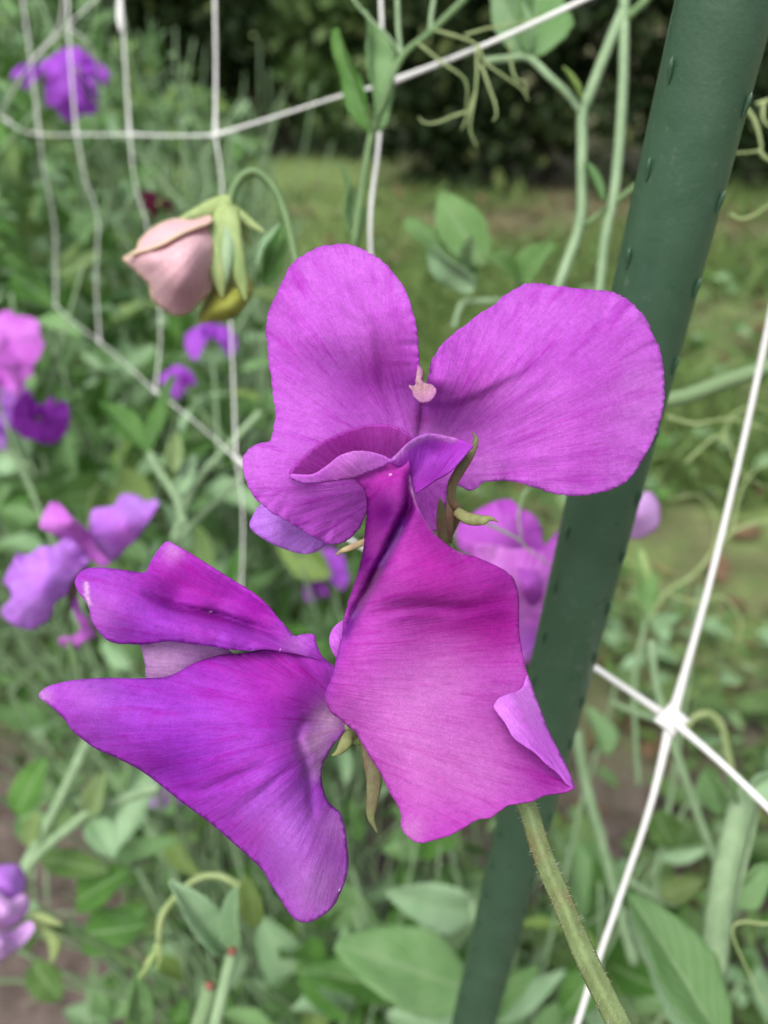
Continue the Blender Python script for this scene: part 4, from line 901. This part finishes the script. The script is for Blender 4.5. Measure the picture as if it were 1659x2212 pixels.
petal('bud_petal', [patch(o3, [(x, y, zt(x, y)) for x, y in o3] + ring + [(gx, gy, zt(gx, gy) - 4.0)], c4(990, 1050), sp=6, seed=73, d0=d + .010, edge=0.8, edgew=4),
                    patch(o3, [(x, y, zt(x, y)) for x, y in o3] + [(gx, gy, zt(gx, gy) + 3)], c4(990, 1050), sp=9, seed=73, d0=d + .010)], M['bud_green'], bud)
for pts, ws, mt in (([(985, 870, 0), (930, 890, -1), (860, 915, -3), (770, 948, -4)], [26, 26, 18, 3], 'sepal_green'), ([(975, 900, -1), (940, 1000, -3), (925, 1100, -4), (945, 1200, -4), (962, 1290, -3)], [28, 30, 26, 20, 3], 'sepal_green'),
                    ([(990, 900, -2), (1000, 1010, -3), (1020, 1130, -3), (1045, 1220, -2), (1062, 1300, -1)], [28, 30, 26, 18, 3], 'sepal_green'), ([(985, 920, -2), (985, 1040, -3.5), (975, 1150, -4), (965, 1260, -3)], [22, 24, 18, 3], 'stem'),
                    ([(1010, 900, 1), (1050, 940, 1), (1090, 970, 1), (1145, 1005, 1)], [14, 16, 12, 3], 'sepal_green'), ([(1030, 920, 3), (1050, 1000, 4), (1090, 1060, 5)], [14, 16, 4], 'sepal_green')):
    sepal('sepal', [(*c4(x, y), z) for x, y, z in pts], [w_ * 1.45 for w_ in ws], M[mt], bud, 0.4, d)
sepal('calyx', [(*c4(990, 850), 0), (*c4(975, 900), 0), (*c4(965, 970), 0)], [20, 42, 44], M['sepal_green'], bud, 0.9, d)
leafP(bud, (*c4(1150, 1230), d + .03), (*c4(1225, 950), d + .03), 46, 20, 0.3, 0.1, 0.02, 'leaf_deep', 74); leafP(bud, (*c4(1110, 1150), d + .025), (*c4(1215, 960), d + .025), 34, -40, 0.3, 0.1, 0.02, 'leaf_pale', 75)
leafP(bud, (*c4(1230, 1320), d + .03), (*c4(1080, 1260), d + .03), 50, 10, 0.3, 0.2, 0.03, 'leaf_deep', 76)

# ================================================================== blurred flower heads, outlines of their own
d = .235
s2 = empty('sweet_pea_spray', P(150, 1500, d), 'lilac spray with ruffled petals at left beside the main flower', 'flower', 'sweet pea blooms behind')
def pxs(f, pts): return [f(*p) for p in pts]
o = pxs(c6, [(490, 1380), (500, 1260), (560, 1240), (620, 1230), (650, 1180), (690, 1165), (760, 1180), (790, 1205), (850, 1195), (865, 1225), (810, 1320), (750, 1410), (690, 1460), (640, 1520), (600, 1530), (540, 1470)])
petal('standard_petal', [patch(o, [(*c6(490, 1380), 0), (*c6(690, 1165), 3), (*c6(865, 1225), 2), (*c6(640, 1520), 3), (*c6(680, 1330), -2.5)], c6(520, 1520), sp=8, ruffle=1.2, seed=81, d0=d, blobs={'pink': [(*c6(680, 1400), 40, 0.4)]})], M['lilac'], s2)
o = pxs(c6, [(215, 1340), (260, 1230), (300, 1210), (340, 1235), (400, 1300), (460, 1350), (495, 1390), (535, 1470), (600, 1540), (560, 1570), (500, 1530), (430, 1480), (340, 1410), (260, 1375)])
petal('wing_petal', [patch(o, [(*c6(215, 1340), -3), (*c6(300, 1210), 0), (*c6(495, 1390), 1), (*c6(560, 1560), 2), (*c6(340, 1400), -1), (*c6(370, 1330), -3.5)], c6(520, 1520), sp=8, ruffle=0.6, seed=82, d0=d - .004)], M['mauve'], s2)
o = pxs(c6, [(100, 1490), (150, 1500), (220, 1455), (300, 1450), (360, 1400), (440, 1460), (485, 1540), (430, 1600), (390, 1650), (360, 1720), (300, 1760), (280, 1830), (230, 1880), (170, 1905), (90, 1890), (10, 1830), (20, 1780), (60, 1740), (50, 1680), (20, 1650), (45, 1580), (70, 1540)])
petal('standard_petal', [patch(o, [(*c6(100, 1490), 2), (*c6(300, 1450), 0), (*c6(485, 1540), 2), (*c6(360, 1720), 1), (*c6(170, 1905), 3), (*c6(10, 1830), 4), (*c6(50, 1660), 3), (*c6(220, 1650), -3), (*c6(150, 1780), -1)], c6(420, 1560), sp=8, ruffle=1.6, seed=83, d0=d - .008, blobs={'dark': [(*c6(380, 1540), 26, 0.35)]})], M['lilac'], s2)
o = pxs(c6, [(420, 1690), (440, 1800), (480, 1850), (520, 1920), (510, 1950), (450, 1980), (410, 2030), (370, 2010), (320, 1980), (330, 1950), (400, 1940), (440, 1900), (410, 1830), (390, 1760)])
petal('wing_petal', [patch(o, [(*c6(420, 1690), 1), (*c6(520, 1920), 2), (*c6(320, 1980), 0), (*c6(410, 2030), 1), (*c6(450, 1900), -1)], c6(420, 1640), sp=7, ruffle=0.8, seed=84, d0=d + .004)], M['mauve'], s2)
stemP(s2, at(c6, d + .004, [(480, 1560), (420, 1650), (380, 1760), (360, 1900), (420, 2100)]), 14, 'stem_dark', 0.9, 'stalk')
sepal('calyx', [(*c6(470, 1540), 2), (*c6(410, 1650), 3), (*c6(380, 1760), 4)], [16, 24, 16], M['sepal'], s2, 0.9, d)

d = .21
s3 = empty('sweet_pea_spray', P(1150, 1400, d), 'mauve flower head half hidden between main flower and stake', 'flower', 'sweet pea blooms behind')
o = pxs(c3, [(735, 590), (790, 540), (850, 495), (930, 458), (1000, 452), (1040, 490), (1110, 530), (1145, 590), (1160, 670), (1240, 590), (1330, 560), (1380, 700), (1300, 800), (1100, 800), (900, 740), (760, 700)])
petal('standard_petal', [patch(o, [(*c3(735, 590), 2), (*c3(1000, 452), 3), (*c3(1160, 660), 4), (*c3(1330, 560), 2), (*c3(1300, 800), 1), (*c3(900, 740), -1), (*c3(950, 600), 0)], c3(1050, 850), sp=8, ruffle=1.5, seed=91, d0=d, blobs={'dark': [(*c3(1080, 720), 40, 0.4)]})], M['standard'], s3)
o = pxs(c3, [(740, 640), (820, 660), (920, 670), (1000, 690), (1100, 690), (1230, 740), (1300, 830), (1250, 950), (1180, 1010), (1140, 1100), (1110, 1190), (1080, 1250), (1030, 1220), (960, 1000), (850, 780)])
petal('standard_petal', [patch(o, [(*c3(740, 640), 0), (*c3(1000, 690), -2), (*c3(1300, 830), 0), (*c3(1140, 1100), 0), (*c3(1080, 1250), 3), (*c3(960, 1000), 2), (*c3(1080, 860), -3.5)], c3(1000, 1050), sp=8, ruffle=1.8, seed=92, d0=d - .006, blobs={'pale': [(*c3(1120, 900), 30, 0.3), (*c3(930, 690), 30, 0.3)], 'blue': [(*c3(1090, 1150), 40, 0.6)]})], M['mauve'], s3)
o = pxs(c3, [(1030, 760), (1080, 740), (1130, 800), (1150, 900), (1110, 960), (1060, 920)])
petal('wing_petal', [patch(o, [(*c3(1030, 760), 1), (*c3(1130, 800), 0), (*c3(1110, 960), 1), (*c3(1090, 860), -2)], c3(1060, 950), sp=7, seed=93, d0=d - .013)], M['standard'], s3)
o = [(1330, 1150), (1350, 1100), (1375, 1076), (1400, 1062), (1420, 1080), (1426, 1110), (1420, 1140), (1398, 1156), (1370, 1165)]
petal('wing_petal', [patch(o, [(1330, 1150, 2), (1400, 1062, 1), (1426, 1110, 2), (1398, 1156, 2), (1385, 1110, -1.5)], (1300, 1180), sp=7, seed=94, d0=d + .012)], M['pale_lilac'], s3)
stemP(s3, [(1330, 1160, d + .01), (1250, 1300, d + .008), (1200, 1450, d + .008), (1180, 1650, d + .01), (1200, 1900, d + .02)], 14, 'stem_dark', 0.9, 'stalk')
tendrilP(s3, at(c3, d - .03, [(860, 560), (950, 600), (1030, 640), (1090, 700), (1190, 770)]), 8, 'stem'); tendrilP(s3, at(c3, d - .02, [(1080, 400), (1050, 450), (1035, 540), (1050, 640)]), 8, 'stem')

# ================================================================== smaller blooms farther back: one flower shape, copied
def petal_sheet(fn, nu, nv):
    V = []; Fc = []; UV = []
    for j in range(nv + 1):
        for i in range(nu + 1):
            u, v = i / nu * 2 - 1, j / nv
            V.append(Vector(fn(u, v))); UV.append((u * 1.3, v * 3))
    for j in range(nv):
        for i in range(nu):
            a = j * (nu + 1) + i; Fc.append((a, a + 1, a + nu + 2, a + nu + 1))
    return V, Fc, UV
def f_standard(u, v):
    th = u * R(150); notch = 1 - 0.22 * math.exp(-(u / 0.10) ** 2)
    r = 0.021 * v * notch * (1 + 0.10 * math.cos(2 * th))
    x = math.sin(th) * r * 1.15; z = math.cos(th) * r + 0.002
    y = -14 * r * r - 0.004 * abs(math.sin(th)) * v * v + 0.0016 * v * v * math.sin(th * 7 + 1) + 0.001 * v * v * math.sin(th * 13)
    return (x, y, z)
def f_wing(sgn):
    def f(u, v):
        w_ = math.sin(math.pi * (0.06 + 0.9 * v ** 0.8)) ** 0.7 * 0.0085
        return (sgn * (0.0022 + 0.006 * math.sin(v * 2.2) - 0.0030 * u * u + 0.003 * v * v), 0.004 + 0.012 * math.sin(v * 2.4), -0.019 * v + u * w_ * 0.9 + 0.0006 * math.sin(v * 9 + u * 4))
    return f
def f_keel(u, v):
    w_ = math.sin(math.pi * (0.05 + 0.9 * v)) * 0.0034
    return (u * w_, 0.004 + 0.010 * math.sin(v * 2.2) + 0.0025 * (1 - u * u), -0.013 * v)
SHEETS = {'standard_petal': petal_sheet(f_standard, 40, 10), 'wing_petal': petal_sheet(f_wing(1), 10, 12), 'wing_petal_b': petal_sheet(f_wing(-1), 10, 12), 'keel_petal': petal_sheet(f_keel, 8, 10)}
CACHE = {}
def bloom_mesh(k, m):
    if (k, m) not in CACHE:
        V, Fc, UV = SHEETS[k]; me = mesh_from(V, Fc); add_uv(me, UV); me.materials.append(M[m]); me.polygons.foreach_set('use_smooth', [True] * len(me.polygons)); CACHE[(k, m)] = me
    return CACHE[(k, m)]
cv, cf = tube_geo([Vector((0, -0.008, -0.003)), Vector((0, -0.004, -0.001)), Vector((0, 0.001, 0)), Vector((0, 0.004, 0.0005))], [0.001, 0.0028, 0.0034, 0.0026], seg=10)
CALYX = mesh_from(cv, cf); CALYX.materials.append(M['sepal_green'])
pv, pf = tube_geo([Vector((0, -0.008, -0.003)), Vector((0, -0.014, -0.012)), Vector((0.002, -0.016, -0.05)), Vector((0.006, -0.016, -0.12))], [0.0009, 0.0009, 0.0011, 0.0012], seg=6)
STALK = mesh_from(pv, pf); STALK.materials.append(M['stem'])
def bloom(px, py, d, label, mats, scale=1.0, face=(0, 0, -1), roll=0, extra=()):
    """face in camera terms: right, up, depth."""
    root = empty('sweet_pea_bloom', P(px, py, d), label, 'flower', 'sweet pea blooms behind')
    def one(off, face, roll, sc):
        fdir = (RIGHT * face[0] + UP * face[1] + FWD * face[2]).normalized()
        mt = Matrix.Translation(off) @ frame(fdir, Matrix.Rotation(R(roll), 3, fdir) @ Vector((0, 0, 1))) @ Matrix.Scale(sc, 4)
        for k, m in (('standard_petal', mats[0]), ('wing_petal', mats[1]), ('wing_petal_b', mats[1]), ('keel_petal', mats[-1])):
            ob = bpy.data.objects.new(k.replace('_b', ''), bloom_mesh(k, m)); COL.objects.link(ob); ob.parent = root; ob.matrix_local = mt
        for k, m in (('calyx', CALYX), ('stalk', STALK)):
            ob = bpy.data.objects.new(k, m); COL.objects.link(ob); ob.parent = root; ob.matrix_local = mt
    one(Vector((0, 0, 0)), face, roll, scale)
    for (ox, oy, oz, f2, r2_, s2_) in extra: one(RIGHT * ox + UP * oy + FWD * oz, f2, r2_, s2_)
M['violet'] = petal_mat('petal_violet', (0.34, 0.06, 0.56), (0.28, 0.03, 0.42), (0.42, 0.12, 0.66), 0.5, 0.35)
bloom(-30, 798, .37, 'mauve pink bloom cut by left picture edge below the bud', ('mauve', 'mauve'), 0.78, (0.5, 0, -1), 8, [(0.0, 0.012, 0.01, (-.3, .1, -1), -10, 0.8)])
bloom(-8, 890, .42, 'lilac bloom at left edge under the mauve pink one', ('lilac', 'lilac'), 0.9, (0.6, 0, -1), 10)
bloom(85, 900, .40, 'deep magenta purple bloom right of the lilac one at left edge', ('purple', 'purple'), 0.6, (0.2, -0.3, -1), 160)
bloom(95, 165, .52, 'violet bloom behind the netting at top left corner', ('violet', 'violet'), 0.75, (-0.2, 0.2, -1), -30, [(0.022, 0.003, 0.0, (0.5, 0.1, -1), 30, 0.8), (0.012, -0.004, 0.01, (0, -.3, -1), 200, 0.7)])
bloom(455, 728, .44, 'small violet bloom just below the green yellow bud', ('violet', 'violet'), 0.62, (0.1, 0.5, -0.8), 0)
bloom(388, 822, .46, 'tiny violet bloom over the V shaped leaf pair', ('violet', 'purple'), 0.42, (0.3, 0.2, -1), 30)
bloom(342, 440, .46, 'tiny dark maroon bloom left of the nodding stalk', ('maroon', 'maroon'), 0.38, (0.8, 0.2, -0.4), 0)
bloom(690, 1245, .50, 'violet bloom in the shade under the upper flower', ('violet', 'purple'), 0.72, (-0.5, 0.1, -1), 40)
bloom(362, 1712, .55, 'small pale lilac bloom peeping below the pointed wing petal', ('lilac', 'lilac'), 0.55, (0.5, 0.2, -0.8), 60)
d = .255
s4 = empty('sweet_pea_spray', P(20, 2000, d), 'pale lilac bloom cut by left edge near the bottom', 'flower', 'sweet pea blooms behind')
o = pxs(c7, [(-60, 490), (-20, 472), (30, 462), (70, 470), (92, 510), (85, 560), (40, 610), (-20, 600), (-70, 560)])
petal('standard_petal', [patch(o, [(*c7(-60, 490), 2), (*c7(70, 470), 2), (*c7(92, 520), 1), (*c7(40, 610), -1), (*c7(20, 530), -2)], c7(0, 640), sp=8, ruffle=0.8, seed=101, d0=d + .004)], M['lilac'], s4)
o = pxs(c7, [(-70, 540), (-10, 560), (40, 590), (85, 572), (106, 600), (100, 640), (60, 680), (20, 705), (-20, 700), (-70, 680)])
petal('wing_petal', [patch(o, [(*c7(-70, 540), -2), (*c7(40, 590), -2), (*c7(106, 600), 0), (*c7(20, 705), 2), (*c7(20, 640), -3.5)], c7(-40, 720), sp=8, ruffle=0.8, seed=102, d0=d)], M['pale_lilac'], s4)
o = pxs(c7, [(-70, 850), (-20, 832), (20, 802), (80, 762), (118, 712), (124, 690), (110, 668), (90, 676), (40, 704), (-20, 712), (-70, 720)])
petal('wing_petal', [patch(o, [(*c7(-70, 850), 0), (*c7(20, 802), -1), (*c7(124, 690), 0), (*c7(40, 704), 1), (*c7(10, 750), -4)], c7(-60, 690), sp=8, ruffle=0.8, seed=103, d0=d - .004)], M['pale_lilac'], s4)
stemP(s4, [(70, 1975, .262), (140, 2010, .268), (220, 2045, .275), (310, 2095, .285)], 22, 'stem_dark', 0.9, 'stalk')
sepal('calyx', [(70, 1990, 4), (100, 2015, 4), (118, 2040, 5), (112, 2078, 5)], [14, 26, 30, 8], M['sepal_green'], s4, 0.6, d)
sepal('sepal', [(68, 1975, 4), (95, 1985, 3), (135, 1998, 3)], [20, 24, 4], M['sepal_green'], s4, 0.6, d)

# --- shoot at lower left
d = .31
v11 = empty('sweet_pea_shoot', P(60, 1930, d), 'grey green shoot with small pale leaves above bare soil at lower left', 'plant')
stemP(v11, at(c7, d, [(60, 560), (90, 470), (170, 320), (250, 160), (320, 10)]), 22); stemP(v11, at(c7, d, [(60, 560), (100, 470), (190, 380), (260, 325), (330, 272), (440, 230), (580, 180)]), 22)
leafP(v11, (*c7(325, 285), d), (*c7(385, 125), d - .01), 52, 10, 0.3, 0.1, 0.02, 'leaf_pale', 111); leafP(v11, (*c7(335, 300), d), (*c7(415, 440), d - .01), 60, -10, 0.3, 0.15, 0.02, 'leaf_pale', 112)
leafP(v11, (*c7(60, 280), d + .03), (*c7(170, 75), d + .03), 75, 0, 0.15, 0.1, 0.03, 'leaf_deep', 113); leafP(v11, (*c7(150, 440), d + .02), (*c7(400, 490), d + .01), 60, 0, 0.2, 0.2, 0.04, 'leaf_deep', 114)
leafP(v11, (*c7(420, 430), d + .01), (*c7(660, 370), d + .01), 40, 10, 0.3, 0.1, 0.03, 'leaf', 115); leafP(v11, (*c7(280, 600), d + .02), (*c7(480, 480), d + .01), 80, 0, 0.2, 0.2, 0.04, 'leaf_deep', 116)
leafP(v11, (*c7(110, 400), d), (*c7(130, 270), d), 40, 0, 0.2, 0.1, 0.03, 'leaf', 117); leafP(v11, (*c7(300, 720), d + .03), (*c7(540, 690), d + .02), 95, 0, 0.2, 0.2, 0.05, 'leaf_deep', 118); leafP(v11, (*c7(120, 820), d + .04), (*c7(220, 960), d + .04), 70, 0, 0.2, 0.2, 0.05, 'leaf_deep', 119)

# ================================================================== the row of sweet peas along the net
def rowx(y): return 0.06 - 0.64 * (y - 0.12)
r3 = random.Random(77)
LEAFS = []
for m_ in ('leaf', 'leaf_pale', 'leaf', 'leaf_deep'):
    for k in range(3):
        V, Fc, UV = leaf_geo(0.042, 0.019 + 0.004 * k, 6, 8, 0.3 + 0.1 * k, 0.12 * k, 0.04, k + 5)
        me = mesh_from(V, Fc); add_uv(me, UV); me.materials.append(M[m_]); me.polygons.foreach_set('use_smooth', [True] * len(me.polygons)); LEAFS.append(me)
def plant(x, y, h, lean, label, n=10, scale=1.0):
    root = empty('sweet_pea_plant', (x, y, 0), label, 'plant', 'sweet pea plants along the netting')
    pts = [Vector((x + lean[0] * t + 0.03 * noise.noise(Vector((t * 4, x * 9, 1))), y + lean[1] * t + 0.03 * noise.noise(Vector((t * 4, y * 9, 5))), h * t)) for t in np.linspace(0, 1, 9)]
    path = [Vector(q) for q in catmull(pts, 4)]
    tube('stem', path, [0.0019 * (1 - 0.4 * i / len(path)) for i in range(len(path))], M['stem'], root, seg=6, flat=0.55)
    for k in range(n):
        i = int(len(path) * (0.15 + 0.83 * k / n)); p = path[min(i, len(path) - 1)]; a = k * 2.6 + r3.uniform(-.4, .4)
        out = Vector((math.cos(a), math.sin(a), 0.35)); e = p + out * r3.uniform(0.02, 0.045)
        tube('petiole', [p, p.lerp(e, 0.5) + Vector((0, 0, 0.003)), e], 0.0009, M['stem'], root, seg=5)
        for sgn in (-1, 1):
            dr = (Matrix.Rotation(sgn * R(38), 3, 'Z') @ out) + Vector((0, 0, r3.uniform(-.2, .6)))
            mt = Matrix.Translation(e - root.location) @ frame(dr, Vector((r3.uniform(-.6, .6), -0.5 + r3.uniform(-.6, .4), 1))) @ Matrix.Scale(scale * r3.uniform(0.7, 1.15), 4)
            ob = bpy.data.objects.new('leaf', LEAFS[r3.randrange(len(LEAFS))]); COL.objects.link(ob); ob.parent = root; ob.matrix_local = mt
        if k % 2:
            q = [e]; dv = out.normalized() * 0.012 + Vector((0, 0, 0.006))
            for s_ in range(7):
                q.append(q[-1] + dv); dv = Matrix.Rotation(R(r3.uniform(10, 38)), 3, 'X') @ (Matrix.Rotation(R(r3.uniform(-30, 30)), 3, 'Z') @ dv) * 0.92
            tube('tendril', [Vector(z_) for z_ in catmull(q, 3)], 0.0004, M['tendril'], root, seg=4)
for args in ((-0.13, 0.42, 0.56, (-.02, .02), 'sweet pea plant below the nodding pink bud'), (-0.24, 0.50, 0.60, (.02, .0), 'sweet pea plant at left, under the mauve pink bloom'), (-0.20, 0.66, 0.70, (-.03, .02), 'sweet pea plant behind the net, left of the pink bud'),
             (-0.36, 0.74, 0.74, (.0, .03), 'sweet pea plant at left edge under the violet corner bloom'), (-0.30, 0.95, 0.76, (.03, .0), 'tall sweet pea plant between the left net strands'), (-0.18, 0.30, 0.34, (-.03, .03), 'low sweet pea plant at left under the pointed wing petal'),
             (-0.04, 0.32, 0.34, (.01, .03), 'low sweet pea plant below the main flower'), (0.10, 0.30, 0.32, (.02, .02), 'low sweet pea plant at lower right by the net knot'), (-0.10, 0.20, 0.30, (-.02, .02), 'leafy plant at bottom left corner above bare soil'), (0.02, 0.19, 0.28, (.0, .02), 'leafy plant at bottom beside the foot of the stake')):
    plant(*args)
# tangle of further leaves and stems: one mass
sp = Soup(); LV = [leaf_geo(0.042, 0.012 + 0.005 * (k % 3), 4, 5, 0.25 + 0.08 * k, 0.08 * k, 0.04, k) for k in range(5)]
TV = []; TF = []
def ok(p):
    v = p - CAM; d = v.dot(FWD)
    if d < 0.36: return False
    return True
cnt = 0
for k in range(15000):
    y = 0.08 + 2.6 * r3.random() ** 1.7; lat = r3.gauss(-0.01 - 0.05 * min(1, y), 0.07 + 0.13 * min(1.2, y))
    x = rowx(y) + lat; top = 0.36 + 0.34 * min(1, max(0, (y - 0.25) / 0.5)); z = top * r3.random() ** 0.8 * (1.08 - min(0.6, (lat / 0.4) ** 2))
    if noise.noise(Vector((x * 7, y * 7, z * 7))) < -0.08: continue
    p = Vector((x, y, z))
    if not ok(p) or (y < 0.6 and lat < -0.07) or (y < 0.95 and x < -0.36): continue
    mt = Matrix.Translation(p) @ frame(rand_dir(r3) + Vector((0, 0, 0.4)), rand_dir(r3) + Vector((0, -0.4, 0.9))) @ Matrix.Scale(r3.uniform(0.45, 1.1), 4)
    q = r3.random(); sp.add(*LV[k % 5], 0 if q < 0.42 else 1 if q < 0.64 else 2 if q < 0.95 else 3, mt); cnt += 1
def back_top(x, y): return 0.50 + 0.27 * min(1, max(0, (-x - 0.12) / 0.45))
for k in range(22000):
    y = 0.62 + 1.3 * r3.random(); x = -0.06 - (0.22 + 0.52 * y) * r3.random() ** 0.8 - 0.10 * y
    z = back_top(x, y) * r3.random() ** 0.7
    if noise.noise(Vector((x * 6, y * 6, z * 6 + 3))) < -0.12: continue
    p = Vector((x, y, z))
    if y < 1.05 and x < -0.28 and z < 0.47 + 0.25 * (y - 0.6): continue
    mt = Matrix.Translation(p) @ frame(rand_dir(r3) + Vector((0, 0, 0.5)), rand_dir(r3) + Vector((0, -0.4, 0.9))) @ Matrix.Scale(r3.uniform(0.4, 1.0), 4)
    q = r3.random(); sp.add(*LV[k % 5], 0 if q < 0.42 else 1 if q < 0.70 else 2 if q < 0.94 else 3, mt); cnt += 1
tag(sp.build('sweet_pea_foliage', [M['leaf'], M['leaf_pale'], M['leaf_deep'], M['leaf_lime']]), 'tangled grey green sweet pea leaves filling the row', 'foliage', kind='stuff')
for k in range(2300):
    y = 0.1 + 2.2 * r3.random() ** 1.6; x = rowx(y) + r3.gauss(-0.03, 0.06 + 0.1 * min(1, y)); top = 0.38 + 0.36 * min(1, max(0, (y - 0.25) / 0.5))
    a = Vector((x, y, r3.uniform(0, top * 0.5))); b = a + Vector((r3.gauss(0, 0.07), r3.gauss(0, 0.07), r3.uniform(0.1, 0.3)))
    if not ok(a) or not ok(b) or (y < 0.6 and x < rowx(y) - 0.07): continue
    m_ = (a + b) / 2 + rand_dir(r3) * 0.02
    V, Fc = tube_geo([Vector(q) for q in catmull([a, m_, b], 4)], r3.uniform(0.0007, 0.0016), seg=5, cap=False); o_ = len(TV); TV += V; TF += [tuple(i + o_ for i in f) for f in Fc]
for k in range(1900):
    y = 0.6 + 1.2 * r3.random(); x = -0.04 - (0.22 + 0.52 * y) * r3.random() - 0.10 * y; top = back_top(x, y)
    if y < 1.05 and x < -0.28 and r3.random() < 0.85: continue
    a = Vector((x, y, r3.uniform(0.1, top * 0.8))); b = a + Vector((r3.gauss(0, 0.06), r3.gauss(0, 0.06), r3.uniform(0.08, 0.25)))
    m_ = (a + b) / 2 + rand_dir(r3) * 0.025
    V, Fc = tube_geo([Vector(q) for q in catmull([a, m_, b], 4)], r3.uniform(0.0009, 0.0022), seg=5, cap=False); o_ = len(TV); TV += V; TF += [tuple(i + o_ for i in f) for f in Fc]
tag(link('stem_tangle', mesh_from(TV, TF), M['stem']), 'tangled thin green stems among the foliage of the row', 'stems', kind='stuff')
print('foliage leaves', cnt)
